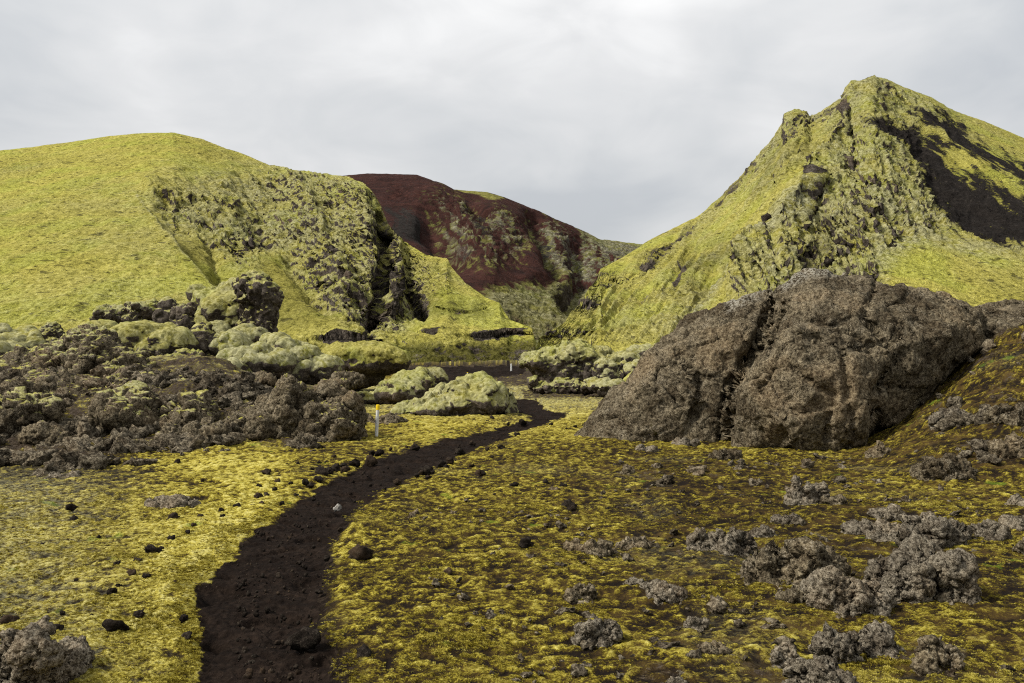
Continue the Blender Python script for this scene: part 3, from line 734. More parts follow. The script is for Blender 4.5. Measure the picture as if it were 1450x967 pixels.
def rock(name, label, cat, parts, voxel, disp, mat, smooth=3, lich=None, moss_at=None, turf=None, moss=None, pale=.3, base_rock=1.0, group=None, cracks=(), cap='moss_cover', scree=0.0):
    """one rock: solids joined, worn by noise; disp = [(kind, wavelength, height)] in metres; moss = (lo, hi) of the upward normal where moss sits"""
    co, q = union(parts, voxel); co = relax(co, q, smooth).astype(np.float32)
    sd = (sum(map(ord, label)) % 97)*1.37
    for kind, wl, a in disp:
        N = vnormals(co, q)
        if kind == 'f': d = fbm(co, wl, 3, .55, seed=sd)
        elif kind == 'w': d = worley(co+.25*wl*fbm(co, wl*.7, 2, seed=sd)[:, None], wl, sd)-.45
        elif kind == 'c': d = facets(co+.2*wl*fbm(co, wl*.6, 2, seed=sd)[:, None], wl, sd)
        elif kind == 'r': d = ridged(co, wl, 3, .5, seed=sd)-.2
        elif kind == 's':                                                        # layered / columnar: stretched noise
            d = ridged(co*np.array((1, 1, .3), np.float32), wl, 3, .5, seed=sd)-.2
        co = co+N*(a*d)[:, None]
    if cracks:
        N = vnormals(co, q); px, py = to_px(co[:, 0], co[:, 1], co[:, 2])
        jx = fbm(co, .5, 3, seed=5.)*9
        for pts, dep, w in cracks:
            dd, _, al = seg_dist(px+jx, py, pts); co = co-N*(dep*gauss(dd/w)*(N[:, 1] < .25))[:, None]
    N = vnormals(co, q); S = float(np.ptp(co, axis=0).max())
    n1 = fbm(co, S*.12, 4, .6, seed=sd+3); n2 = fbm(co, S*.3, 3, seed=sd+8)
    if moss: mo = sstep(N[:, 2]+.30*n1+.25*n2, moss[0], moss[1])
    else: mo = np.zeros(len(co), np.float32)
    if turf:
        tx, ty = to_px(co[:, 0], co[:, 1], co[:, 2]); mo = np.maximum(mo, pmask(tx+20*n1, ty+14*n1+6*n2, turf, 2)*(N[:, 2] > -.45))
    pl = np.clip(pale+.6*n2+.35*(1-np.clip(N[:, 2], 0, 1))*(pale > .2), 0, 1)
    at = {'rock': base_rock*(1-mo), 'pale': pl, 'red': np.zeros(len(co)), 'scree': np.clip(scree*(.6+n2), 0, 1)*(1-mo) if scree else np.zeros(len(co))}
    px, py = to_px(co[:, 0], co[:, 1], co[:, 2])
    if lich: at['lich'] = pmask(px, py, lich, 7)*sstep(N[:, 2]+.3*n1, -.1, .5)
    if moss_at: at['olive_shade'] = np.full(len(co), .8); at['rock'] = at['rock']*(1-pmask(px+30*n1, py+20*n1, moss_at, 9)*sstep(n2+n1, -.25, .25)*.62)
    if moss is None or not cap or mo.mean() < .03 or mo.mean() > .97:
        return put(name, mesh_from(name, co, q, at), mat, label=label, cat=cat, group=group)
    top = mo[q].mean(1) > .5
    out = []
    for nm, mk in ((name, ~top), (cap, top)):
        f = q[mk]; ids, inv = np.unique(f, return_inverse=True)
        me = mesh_from(nm, co[ids], inv.reshape(-1, 4), {k: v[ids] for k, v in at.items()})
        me.normals_split_custom_set_from_vertices(N[ids])
        out.append(put(nm, me, mat, parent=out[0] if out else None, kind='stuff' if out else None))
    for k, v in (('label', label), ('category', cat), ('group', group)):
        if v: out[0][k] = v
    return out[0]


VX = lambda Y, p=2.0: p*Y/F
LAVA = lambda s: [('f', .9*s, .25*s), ('c', .5*s, .20*s), ('w', .33*s, .10*s), ('c', .17*s, .085*s), ('r', .12*s, .03*s), ('f', .06*s, .03*s)]
PILLOW = lambda s: [('f', 1.1*s, .30*s), ('w', .8*s, .36*s), ('c', .6*s, .07*s), ('w', .36*s, .09*s), ('f', .09*s, .018*s)]

# the large boulder on the right, in two joined masses with a deep crack between them
rock('large_boulder', 'huge brown lichen-covered boulder right of the path, cracked down its left side', 'boulder',
     [outline([(1033, 660), (1024, 600), (1034, 545), (1066, 503), (1086, 455), (1092, 412), (1106, 406), (1128, 390), (1152, 384), (1190, 389), (1235, 399), (1278, 408), (1322, 418), (1366, 431), (1388, 446), (1385, 490), (1350, 530), (1310, 570), (1262, 612), (1200, 655), (1120, 665)], 16.6, 1.5, 2.0, 120, lean=1.4),
      outline([(785, 668), (812, 636), (845, 598), (874, 566), (898, 528), (922, 504), (953, 487), (984, 457), (1008, 443), (1036, 427), (1065, 418), (1092, 415), (1110, 440), (1100, 560), (1060, 680), (930, 690)], 17.4, 1.0, 1.6, 70, lean=1.0),
      ellp(1150, 560, 15.9, 95, 95, .8), ellp(1390, 500, 18.6, 95, 60, 1.2), ellp(1450, 470, 19.5, 80, 38, 1.2)],
     VX(16, 2.3), [('f', 1.7, .20), ('c', 1.6, .20), ('s', 1.2, .08), ('c', .6, .075), ('r', .5, .05), ('c', .2, .03), ('w', .1, .022), ('f', .05, .022)], M_ROCK,
     cracks=[([(1090, 412), (1086, 455), (1064, 503), (1036, 540), (1028, 600), (1026, 645)], .17, 7), ([(1240, 400), (1225, 450), (1270, 500)], .12, 5), ([(1120, 520), (1180, 560), (1170, 620)], .12, 6), ([(960, 500), (990, 540), (985, 590)], .12, 6), ([(1196, 500), (1200, 560), (1215, 620)], .12, 6), ([(1110, 430), (1085, 500)], .16, 4), ([(1280, 500), (1240, 560), (1245, 620)], .14, 9), ([(1150, 480), (1225, 492), (1290, 470)], .08, 8)], lich=[[(1030, 442), (1028, 420), (1070, 408), (1098, 412), (1060, 428)], [(1098, 402), (1150, 366), (1196, 376), (1196, 390), (1150, 390), (1110, 410)]], moss_at=[[(890, 650), (925, 600), (990, 585), (1022, 610), (1030, 660)]], pale=.2)

# left ridge
rock('lava_stack', 'tall flat-topped lava stack with a dark right face on the left ridge', 'rock',
     [outline([(332, 480), (336, 430), (334, 404), (343, 396), (358, 393), (375, 394), (387, 403), (391, 415), (388, 440), (390, 460), (384, 490), (350, 500)], 27.6, .8, 1.2, 12)],
     VX(29, 1.5), [('f', .8, .18), ('c', .6, .16), ('s', .5, .12), ('c', .2, .08), ('f', .1, .04)], M_LAVA, moss=(.3, .6), pale=.35)
rock('lava_rock', 'moss-draped lava hump leaning on the left side of the tall stack', 'rock',
     [outline([(268, 490), (275, 440), (280, 418), (300, 414), (318, 409), (338, 400), (352, 408), (352, 480), (330, 500)], 28.2, 1.0, 1.4, 34), ellp(278, 416, 28.4, 11, 8)],
     VX(28, 1.6), PILLOW(1.0), M_LAVA, moss=(-.3, .2), pale=.45)
rock('lava_rock', 'low flat mossy slab on the ridge crest, leftmost of the row', 'rock', [ellp(162, 447, 30, 26, 12, .7), ellp(160, 456, 30, 24, 10)], VX(30, 1.6), LAVA(.8), M_LAVA, moss=(.15, .6), pale=.6)
rock('lava_rock', 'longer mossy slab on the ridge crest beside the leftmost slab', 'rock', [ellp(203, 441, 30, 27, 11, .8), ellp(190, 452, 29.6, 14, 14), ellp(218, 452, 30, 14, 10)], VX(30, 1.6), LAVA(.8), M_LAVA, moss=(.15, .6), pale=.6)
rock('lava_rock', 'round dark pillow rock with pale moss top on the ridge crest', 'rock', [ellp(241, 446, 28.5, 18, 20), ellp(236, 456, 28.4, 14, 14)], VX(28, 1.5), PILLOW(.6), M_LAVA, moss=(.35, .8), pale=.7)
rock('lava_rock', 'knobbly grey-brown rock pillar right of the round pillow rock', 'rock', [ellp(268, 448, 27.8, 19, 18), ellp(268, 470, 27.6, 17, 26), ellp(258, 490, 27.4, 26, 22)], VX(28, 1.5), LAVA(.8), M_LAVA, moss=(.6, 1.0), pale=.6)
rock('lava_rock', 'thick yellow moss drape over lava in the middle of the left ridge', 'rock',
     [outline([(92, 505), (100, 478), (120, 463), (150, 458), (185, 462), (230, 462), (262, 472), (278, 486), (268, 505), (245, 515), (240, 545), (205, 545), (190, 520), (150, 525)], 25.6, 1.0, 1.4, 26)],
     VX(25.6, 1.6), PILLOW(.8), M_LAVA, moss=(-.3, .2), pale=.3)
rock('lava_rock', 'pale mossy lava lumps at the left edge of the photo on the ridge', 'rock',
     [ellp(-10, 480, 26, 40, 16, .8), ellp(25, 490, 25, 38, 18, .8), ellp(-20, 505, 24, 50, 20, .9), ellp(50, 478, 27, 22, 13)], VX(25, 1.7), PILLOW(.7), M_LAVA, moss=(-.1, .35), pale=.75)
rock('lava_rock', 'dark rounded lava block between the pale lumps and the moss drape', 'rock', [ellp(70, 478, 25.5, 17, 18), ellp(76, 492, 25.2, 14, 14)], VX(25.5, 1.5), LAVA(.6), M_LAVA, moss=(.3, .75), pale=.6)
rock('lava_outcrop', 'brown craggy lava outcrop with a dark hollow below the left ridge', 'rock',
     [outline([(-60, 580), (-60, 525), (0, 515), (45, 505), (80, 490), (100, 475), (128, 464), (150, 470), (168, 492), (200, 512), (215, 545), (205, 580), (150, 610), (40, 610)], 21.8, 1.1, 1.6, 46)],
     VX(22, 2.2), LAVA(1.0)+[('w', .12, .04)], M_ROCK, moss=(.58, 1.0), pale=.6, cap=None)
rock('lava_outcrop', 'broad craggy brown lava mass filling the slope of the left bank', 'rock',
     [outline([(-90, 650), (-90, 545), (0, 538), (60, 522), (120, 528), (190, 530), (235, 545), (270, 548), (300, 575), (330, 600), (318, 625), (240, 640), (150, 640), (60, 655)], 18.2, .9, 1.6, 60, lean=2.6), ellp(40, 590, 17.2, 46, 30, .7), ellp(180, 590, 17.4, 46, 34, .7), ellp(270, 595, 17.6, 36, 28, .6)],
     VX(18, 2.3), LAVA(1.0)+[('w', .11, .04)], M_ROCK, pale=.55, moss=(.62, 1.05), cap=None)
rock('lava_rock', 'heap of grey-green mossy pillows below the tall stack', 'rock',
     [ellp(320, 492, 26, 36, 20), ellp(350, 482, 26.5, 26, 18), ellp(390, 500, 26, 34, 20), ellp(415, 510, 25.5, 36, 22), ellp(365, 515, 25, 52, 22), ellp(440, 522, 25.5, 40, 16), ellp(305, 475, 27, 18, 16), ellp(330, 525, 24.5, 30, 14)],
     VX(26, 1.7), PILLOW(.75)+[('w', .22, .06)], M_LAVA, moss=(-.25, .25), pale=.8)
rock('lava_rock', 'mossy buttress with dark pockets under the knobbly pillar', 'rock', [ellp(215, 510, 24.8, 26, 30), ellp(290, 500, 26, 16, 34), ellp(260, 525, 24.6, 30, 30)], VX(25, 1.6), LAVA(.9), M_LAVA, moss=(.35, .8), pale=.3)
rock('lava_outcrop', 'brown peaked lava outcrop just left of the near marker post', 'rock',
     [outline([(312, 650), (318, 612), (335, 588), (362, 575), (388, 562), (398, 545), (408, 536), (420, 545), (432, 568), (455, 566), (478, 556), (495, 565), (505, 590), (508, 625), (470, 645), (380, 655)], 17.4, .8, 1.2, 34), ellp(472, 575, 17.6, 26, 26)],
     VX(17.5, 2.0), LAVA(.8)+[('w', .1, .04)], M_ROCK, pale=.2, moss=(.8, 1.15), cap=None)
rock('lava_rock', 'low brown rubble heap behind the near marker post', 'rock', [ellp(516, 604, 20.3, 20, 14), ellp(554, 604, 20.4, 24, 14), ellp(500, 609, 19.6, 18, 12), ellp(574, 609, 20.2, 14, 8), ellp(535, 610, 20.3, 24, 8)], VX(18, 1.8), LAVA(.5)+[('w', .08, .03)], M_ROCK, pale=.2)
for lab, bl in (('upright brown block at the foot of the rubble bank', [(243, 625, 15.9, 14, 22)]),
                ('small round grey rock left of the upright block at the bank foot', [(190, 640, 15.4, 14, 12), (178, 642, 15.3, 9, 8)]),
                ('low lumpy grey rock beside the upright block at the bank foot', [(215, 636, 15.6, 14, 10), (226, 632, 15.7, 10, 12)]),
                ('wide brown lump right of the upright block at the bank foot', [(285, 622, 16.0, 30, 18), (300, 615, 16.2, 22, 16)]),
                ('brown rock half way up the left rubble bank', [(220, 558, 19.6, 20, 14), (232, 565, 19.4, 18, 14)]),
                ('pale topped slab high on the left rubble bank', [(248, 552, 20.4, 18, 18), (262, 565, 20.0, 14, 22)]),
                ('grey lump right of the pale topped slab on the bank', [(280, 552, 20.8, 20, 14), (272, 560, 20.6, 18, 12)]),
                ('dark lump at the left photo edge on the rubble bank', [(18, 565, 18.6, 36, 24), (40, 560, 18.8, 20, 16)]),
                ('brown lump in the middle of the left rubble bank', [(150, 600, 17.0, 26, 16), (130, 606, 16.9, 18, 12)]),
                ('blocky brown rock above the upright block on the bank', [(190, 598, 17.2, 24, 18), (205, 592, 17.4, 20, 18)]),
                ('knobbly rock behind the peaked outcrop, below the moss pillows', [(365, 543, 21.5, 20, 13), (350, 548, 21.3, 16, 10), (338, 545, 21.6, 12, 10)]),
                ('small knobbly rock left of the peaked outcrop', [(318, 562, 20.4, 18, 14), (330, 570, 20.2, 16, 12)]),
                ('low brown lump on the lower left of the rubble bank', [(60, 620, 16.2, 30, 14), (85, 626, 16.0, 20, 10)]),
                ('brown knoll behind the rubble heap and the marker post', [(490, 540, 23, 24, 10), (470, 548, 22.5, 22, 10)])):
    Y0 = bl[0][2]
    rock('lava_rock', lab, 'rock', [ellp(*b) for b in bl], VX(Y0, 1.8), LAVA(.5)+[('w', .08, .03)], M_ROCK, pale=.25, moss=(.85, 1.2), cap=None)

# mid-distance mossy lumps
rock('mushroom_rock', 'flat-topped lava block capped with thick yellow moss over a dark undercut', 'rock',
     [outline([(454, 507), (462, 494), (482, 487), (520, 486), (556, 489), (574, 500), (579, 512), (572, 524), (545, 531), (500, 532), (470, 526)], 33, 1.2, 1.6, 14), ellp(505, 534, 33.4, 40, 14, 1.0)],
     VX(33, 1.5), [('f', .9, .16), ('w', .4, .08), ('c', .3, .06), ('f', .1, .03)], M_LAVA, moss=(.2, .5), pale=-.15, turf=[[(445, 480), (590, 480), (588, 506), (560, 514), (520, 512), (480, 508), (450, 508)]])
rock('mossy_mound', 'pale mossy lava mound behind the near mound, with a yellow saddle', 'rock',
     [ellp(585, 545, 27.5, 34, 19, .9), ellp(560, 558, 26.5, 34, 18, .9), ellp(535, 565, 26.5, 26, 10, .7), ellp(606, 545, 28, 26, 16)], VX(27, 1.5), [('f', 1.2, .26), ('s', .7, .16), ('c', .5, .10), ('w', .5, .08), ('f', .2, .04)], M_LAVA, moss=(.02, .42), pale=.5)
rock('mossy_mound', 'furrowed grey-green moss mound left of the path bend', 'rock',
     [outline([(552, 592), (566, 576), (590, 566), (625, 556), (645, 543), (668, 536), (692, 538), (712, 551), (725, 570), (729, 590), (700, 600), (600, 602)], 23.2, 1.1, 1.4, 36)],
     VX(23.5, 1.5), [('f', 1.2, .26), ('s', .7, .20), ('c', .5, .10), ('w', .5, .07), ('f', .2, .04)], M_LAVA, moss=(-.02, .38), pale=.55)
rock('mossy_outcrop', 'dark-faced lava outcrop under a thick moss lid right of the path bend', 'rock',
     [outline([(740, 512), (752, 501), (790, 496), (806, 488), (822, 484), (840, 492), (862, 500), (890, 506), (905, 520), (900, 548), (850, 562), (770, 556), (762, 530)], 33, 1.2, 1.8, 14), ellp(815, 497, 33, 22, 11), ellp(756, 512, 32.6, 18, 9), ellp(800, 548, 32, 50, 12)],
     VX(33, 1.5), [('f', .9, .2), ('c', .6, .16), ('w', .4, .14), ('c', .2, .08), ('f', .08, .03)], M_LAVA, moss=(.28, .62), pale=.5, turf=[[(730, 478), (910, 478), (910, 520), (880, 512), (850, 514), (760, 512), (735, 520)]])
for lab, bl in (('round mossy lump right of the moss-lidded outcrop', [(860, 525, 31, 18, 14)]),
                ('mossy lumps between the outcrop and the large boulder', [(885, 512, 32.5, 24, 12), (905, 524, 31.5, 20, 12), (915, 500, 33.5, 26, 9), (940, 497, 34, 22, 8)]),
                ('yellow round moss hummock against the large boulder', [(905, 540, 29.5, 18, 10)]),
                ('low grey moss lumps in front of the moss-lidded outcrop', [(865, 548, 29.5, 26, 9), (885, 556, 29, 22, 7), (845, 545, 30, 20, 8)])):
    rock('mossy_rock', lab, 'rock', [ellp(*b) for b in bl], VX(31, 1.4), PILLOW(.55), M_LAVA, moss=(-.1, .4), pale=.15 if 'yellow' in lab else .85)


# lichen-grey outcrops in the foreground: (x0, y0, x1, y1) in the photo
def outcrop(label, box, seed, mat=M_GREY, n=6, flat=1.0, brown=False):
    r = random.Random(seed); x0, y0, x1, y1 = box; e_ = .06*(x1-x0); x0 += e_; x1 -= e_; y0 += .1*(y1-y0)
    g = ground_hit((x0+x1)/2, y1-.18*(y1-y0)); Y = g[1]; s = Y/F; W = (x1-x0)*s; H = (y1-y0)*s
    parts = []
    for k in range(n):
        fx = (k+.5)/n-.5+r.uniform(-.08, .08)
        c = (g[0]+fx*W*.8, g[1]+r.uniform(-.22, .3)*min(W, H*1.6), g[2]+H*.06*r.random())
        w = W/n*r.uniform(.6, 1.15)+.09*W; hh = H*r.uniform(.34, .60)*(1-.9*fx*fx)*flat
        parts.append(ell(c, (w*.75, w*r.uniform(.6, .9), hh), r.uniform(0, 3), r.uniform(-.3, .3)))
    parts.append(ell((g[0], g[1]+.05*W, g[2]-.02), (W*.47, min(W*.4, H*.9), H*.24), r.uniform(-.2, .2)))
    S = (W*H)**.5
    return rock('outcrop', label, 'rock', parts, max(VX(Y, 2.0), .007), [('f', .7*S, .18*S), ('c', .42*S, .20*S), ('c', .2*S, .09*S), ('r', .16*S, .06*S), ('c', .085*S, .045*S), ('w', .05*S, .034*S), ('f', .03*S, .018*S)], mat, smooth=2, pale=.3)


for i, (lab, box, n) in enumerate((
        ('upright grey rock standing alone above the outcrop cluster', (1114, 664, 1170, 722), 3),
        ('low brown rock against the right side of the upright grey rock', (1160, 690, 1200, 720), 3),
        ('small pale rock below the upright grey rock', (1096, 720, 1134, 744), 3),
        ('leftmost lump of the large outcrop cluster', (983, 732, 1056, 792), 4),
        ('rounded rock in front of the leftmost cluster lump', (1014, 744, 1072, 794), 3),
        ('small rock behind the left part of the cluster', (1066, 738, 1104, 766), 3),
        ('broad brown grey outcrop in the middle of the cluster', (1046, 752, 1208, 836), 8),
        ('largest pale slab-like outcrop at the front of the cluster', (1152, 778, 1262, 880), 6),
        ('sloping outcrop with a long right tail in the cluster', (1230, 758, 1394, 856), 8),
        ('ridge-like outcrop at the back of the cluster', (1226, 718, 1372, 776), 7),
        ('small high lump at the back of the cluster', (1232, 708, 1276, 736), 3),
        ('row of small lumps left of the back ridge', (1186, 726, 1242, 760), 4),
        ('grey lump right of the back ridge outcrop', (1378, 730, 1430, 768), 4),
        ('low rock reaching the right photo edge', (1424, 724, 1480, 752), 4),
        ('round rock at the right photo edge, upper one', (1434, 690, 1475, 722), 3),
        ('dark rock at the right photo edge, lower one', (1438, 756, 1480, 784), 3),
        ('brown rock under the front slab of the cluster', (1104, 824, 1156, 858), 4),
        ('round grey rock left of the lower right group', (1088, 902, 1138, 942), 4),
        ('tallest grey rock of the lower right group', (1152, 880, 1220, 944), 4),
        ('twin-headed rock right of the tallest lower rock', (1208, 878, 1284, 930), 5),
        ('grey rock cut by the bottom edge of the photo', (1108, 928, 1210, 985), 6),
        ('flat dark brown rock in the lower right corner', (1296, 908, 1372, 958), 5),
        ('small pale rock at the bottom edge right of the path', (944, 952, 978, 976), 3),
        ('forked pale rock right of the path in mid foreground', (914, 818, 974, 852), 5),
        ('small rock left of the forked pale rock', (886, 814, 922, 834), 3),
        ('little grey rock below the forked pale rock', (974, 868, 1004, 892), 3),
        ('low brown rock between the forked rock and the lower group', (988, 904, 1032, 930), 4),
        ('domed grey rock alone in the moss right of the path', (802, 866, 880, 916), 5),
        ('brown rock above the domed grey rock', (802, 826, 852, 854), 4),
        ('brown double rock half sunk in moss', (800, 760, 870, 786), 5),
        ('dark brown rock right of the double rock', (874, 756, 930, 778), 4),
        ('small grey rock far right of the path on brown moss', (876, 656, 902, 674), 3),
        ('flat grey outcrop on the yellow moss left of the path', (206, 698, 284, 720), 6),
        ('low grey outcrop on the moss below the rubble bank', (62, 664, 120, 680), 5),
        ('large grey rock in the bottom left corner', (-40, 882, 82, 1000), 6),
        ('lower grey rock beside the corner rock at bottom left', (44, 896, 132, 958), 5),
        ('brown lump at the right edge on the mossy bank', (1396, 612, 1460, 650), 5),
        ('brown rubble lump at the foot of the right bank', (1296, 634, 1388, 680), 7),
        ('rock half way up the right bank beside the boulder', (1316, 566, 1380, 602), 5),
        ('small brown rock at the right foot of the large boulder', (1222, 622, 1264, 650), 4),
        ('brown rock in the right edge of the bank, upper one', (1400, 566, 1470, 600), 5),
        ('small brown rock at the left foot of the large boulder', (1000, 634, 1050, 652), 4),
        ('grey lump in the mossy nook of the large boulder', (950, 614, 988, 634), 4),
        ('low rock in the moss below the left wing of the boulder', (896, 626, 930, 642), 3))):
    outcrop(lab, box, i+11, mat=M_ROCK if 'brown' in lab or 'dark' in lab else M_GREY, n=n, flat=1.45 if any(w in lab for w in ('upright grey rock standing', 'tallest', 'domed', 'corner')) else 1.1)

# ------------------------------------------------------------------ stuff scattered over the ground
def scatter(name, label, pts, rot, scl, variants):
    me = bpy.data.meshes.new(name); me.vertices.add(len(pts)); me.vertices.foreach_set('co', np.ascontiguousarray(pts, np.float32).ravel())
    a = me.attributes.new('rot', 'FLOAT_VECTOR', 'POINT'); a.data.foreach_set('vector', np.ascontiguousarray(rot, np.float32).ravel())
    a = me.attributes.new('scl', 'FLOAT_VECTOR', 'POINT'); a.data.foreach_set('vector', np.ascontiguousarray(scl, np.float32).ravel())
    o = put(name, me, label=label, kind='stuff')
    g = bpy.data.node_groups.new(name, 'GeometryNodeTree')
    g.interface.new_socket('Geometry', in_out='INPUT', socket_type='NodeSocketGeometry'); g.interface.new_socket('Geometry', in_out='OUTPUT', socket_type='NodeSocketGeometry')
    n = g.nodes; i, ou = n.new('NodeGroupInput'), n.new('NodeGroupOutput')
    j = n.new('GeometryNodeJoinGeometry')
    for v in variants:
        oi = n.new('GeometryNodeObjectInfo'); oi.inputs['Object'].default_value = v; oi.inputs['As Instance'].default_value = True
        g.links.new(oi.outputs['Geometry'], j.inputs[0])
    ip = n.new('GeometryNodeInstanceOnPoints'); ip.inputs['Pick Instance'].default_value = True
    def named(nm):
        q = n.new('GeometryNodeInputNamedAttribute'); q.data_type = 'FLOAT_VECTOR'; q.inputs[0].default_value = nm; return q.outputs[0]
    g.links.new(i.outputs[0], ip.inputs['Points']); g.links.new(j.outputs[0], ip.inputs['Instance'])
    g.links.new(named('rot'), ip.inputs['Rotation']); g.links.new(named('scl'), ip.inputs['Scale'])
    g.links.new(ip.outputs[0], ou.inputs[0])
    md = o.modifiers.new('scatter', 'NODES'); md.node_group = g
    return o


def tuft_mat():
    m, t = new_mat('moss_tuft')
    pos = t.new('ShaderNodeNewGeometry').outputs['Position']; rnd = t.new('ShaderNodeObjectInfo').outputs['Random']
    v = t.math('ADD', t.math('MULTIPLY', rnd, .50), t.math('MULTIPLY', t.noise(pos, 2.6, 3, .6), .75))
    v = t.math('ADD', v, t.math('MULTIPLY', t.math('SUBTRACT', t.noise(pos, 90, 3, .7), .5), .9))
    c = t.ramp(v, [(.30, (.035, .025, .006)), (.48, (.108, .082, .008)), (.66, (.245, .203, .026)), (.85, (.41, .355, .08))])
    finish(t, m, c, .9); return m


def tuft(seed):
    r = random.Random(seed); v, f = [], []
    for k in range(34):
        a = r.uniform(0, 6.283); d = r.random()**.6; bx, by = .8*d*math.cos(a), .8*d*math.sin(a)
        h = (.75-.45*d*d)*r.uniform(.7, 1.2); lx, ly = bx+.55*math.cos(a+r.uniform(-1, 1))*r.random(), by+.55*math.sin(a+r.uniform(-1, 1))*r.random()
        w = r.uniform(.03, .07); b = r.uniform(0, 6.283); wx, wy = w*math.cos(b), w*math.sin(b); n = len(v)
        v += [(bx-wx, by-wy, -.15), (bx+wx, by+wy, -.15), ((bx+lx)/2+wx, (by+ly)/2+wy, h*.7), ((bx+lx)/2-wx, (by+ly)/2-wy, h*.7), (lx, ly, h)]
        f += [(n, n+1, n+2), (n, n+2, n+3), (n+3, n+2, n+4)]
    me = mesh_from('moss_tuft', np.array(v), np.array(f)); me.materials.append(M_TUFT); return bpy.data.objects.new('moss_tuft', me)


def ground_points(n, y0, y1, seed, u=.62):
    r = np.random.default_rng(seed); k = r.random(n)
    Y = (y0**-.3+(y1**-.3-y0**-.3)*k)**(-1/.3)            # thinning with distance
    x = r.uniform(-u, u, n)*Y
    return r, x, Y


M_TUFT = tuft_mat()
TUFTS = [tuft(k) for k in range(5)]
r_, x_, y_ = ground_points(540000, 4.2, 11, 3, .8)
z_ = ground_z(x_, y_); px_, py_ = to_px(x_, y_, z_)
x2_ = np.stack([x_, y_], -1)
wob_ = fbm(x2_, .5, 4, .6, seed=8.8)*.14+fbm(x2_, 2.2, 2, seed=1.8)*.10
hh_ = ridged(x2_+.12*fbm(x2_, .3, 2, seed=1.0)[..., None], .19, 3, .6, seed=2.2); h2_ = np.clip(.5+.33*(hh_-.25)+.42*fbm(x2_, .10, 3, .6, seed=7.7), 0, 1)
cover_ = .16+.34*sstep(-(px_-430), 0, 80)+.8*fbm(x2_, 1.1, 3, seed=5.5)
bare_ = pmask(px_, py_, [[(-400, 480), (480, 500), (520, 600), (440, 628), (330, 624), (260, 636), (150, 650), (-400, 680)]], 8)
keep_ = (poly_sd(px_, py_, PATH)*y_/F+wob_*.75 < .015+.06*(r_.random(len(x_))-.6)) & (r_.random(len(x_)) < cover_*sstep(h2_, .35, .75)*1.6) & (bare_ < .4)
x_, y_, z_, h2_ = x_[keep_], y_[keep_], z_[keep_], h2_[keep_]
rel_ = .05*(h2_-.5)+.05*fbm(np.stack([x_, y_], -1), .75, 2, seed=12.4)
n_ = len(x_); sz_ = r_.uniform(.005, .015, n_)*(1+1.2*np.clip(fbm(np.stack([x_, y_], -1), .8, 2, seed=77.)+.1, 0, 1))
scatter('moss_tufts', 'fuzzy yellow tufts of moss over the plain', np.stack([x_, y_, z_+rel_-.004], -1), np.stack([r_.uniform(-.3, .3, n_), r_.uniform(-.3, .3, n_), r_.uniform(0, 6.28, n_)], -1), np.stack([sz_, sz_, sz_*r_.uniform(.5, .9, n_)], -1), TUFTS)

# ------------------------------------------------------------------ loose stones
def stone_mesh(seed, sub=3, rough=1.0):
    co, f = ICO[sub]; co = co.astype(np.float32)*np.array((1, .85, .75), np.float32)
    d = .35*fbm(co, 1.3, 2, .6, seed=seed*3.7)+.6*facets(co, .9, seed*1.3)+1.3*rough*(.24*facets(co, .4, seed*2.3)+.18*fbm(co, .35, 4, .65, seed=seed))
    co = co*(1+d)[:, None]
    at = {'rock': np.ones(len(co)), 'pale': np.zeros(len(co)), 'red': np.zeros(len(co)), 'scree': np.full(len(co), 0.0)}
    return mesh_from('stone', co, f, at)
M_RUB = land_mat('rubble_rock', 3.2, .10, lichen=.4, rock=[(.39, (.0105, .0085, .006)), (.49, (.062, .051, .035)), (.62, (.20, .172, .122))])
M_STONE = land_mat('dark_cinder', 12.0, .012, lichen=.12, rock=[(.34, (.005, .004, .0032)), (.5, (.0125, .0098, .0078)), (.66, (.036, .029, .023))])
STONES = [stone_mesh(s) for s in range(1, 8)]
for m_ in STONES: m_.materials.append(M_STONE)
LUMPS = [bpy.data.objects.new('rubble_lump', stone_mesh(40+k, 3, 1.25)) for k in range(6)]
for o_ in LUMPS: o_.data.materials.append(M_RUB)
def rubble(name, label, polys, n, smin, smax, seed):
    r = np.random.default_rng(seed); xs = [p[0] for q in polys for p in q]; ys = [p[1] for q in polys for p in q]
    Y = r.uniform(11.5 if min(ys) < 690 else 4.3, 27 if min(ys) < 690 else 11.5, n*6); u = r.uniform((min(xs)-CX)/F, (max(xs)-CX)/F, n*6); x = u*Y; z = ground_z(x, Y); px, py = to_px(x, Y, z)
    k = (pmask(px, py, polys, 12) > r.random(n*6)) & (fbm(np.stack([x, Y], -1), 1.3, 2, seed=2.)+.25 > r.random(n*6)*.6)
    x, Y, z = x[k][:n], Y[k][:n], z[k][:n]; m = len(x); s_ = smin*(smax/smin)**(r.random(m)**2.2)
    scatter(name, label, np.stack([x, Y, z+s_*.15], -1), r.uniform(-3, 3, (m, 3))*np.array((.25, .25, 1)), np.stack([s_*r.uniform(.8, 1.4, m), s_*r.uniform(.8, 1.2, m), s_*r.uniform(.6, 1., m)], -1), LUMPS)
rubble('rubble', 'brown lava rubble covering the left bank', [[(-300, 525), (60, 530), (210, 530), (330, 535), (430, 565), (480, 595), (440, 632), (330, 632), (260, 642), (150, 652), (60, 668), (-300, 690)]], 2300, .05, .25, 4)
rubble('rubble', 'brown lava rubble scattered on the right bank beside the boulder', [[(1330, 500), (1460, 440), (1800, 420), (1800, 680), (1450, 670), (1300, 665), (1285, 630)]], 340, .04, .22, 6)
rubble('rubble', 'grey lava crumbs scattered over the moss of the right foreground', [[(560, 690), (1460, 690), (1460, 1000), (640, 1000)]], 420, .012, .06, 18)
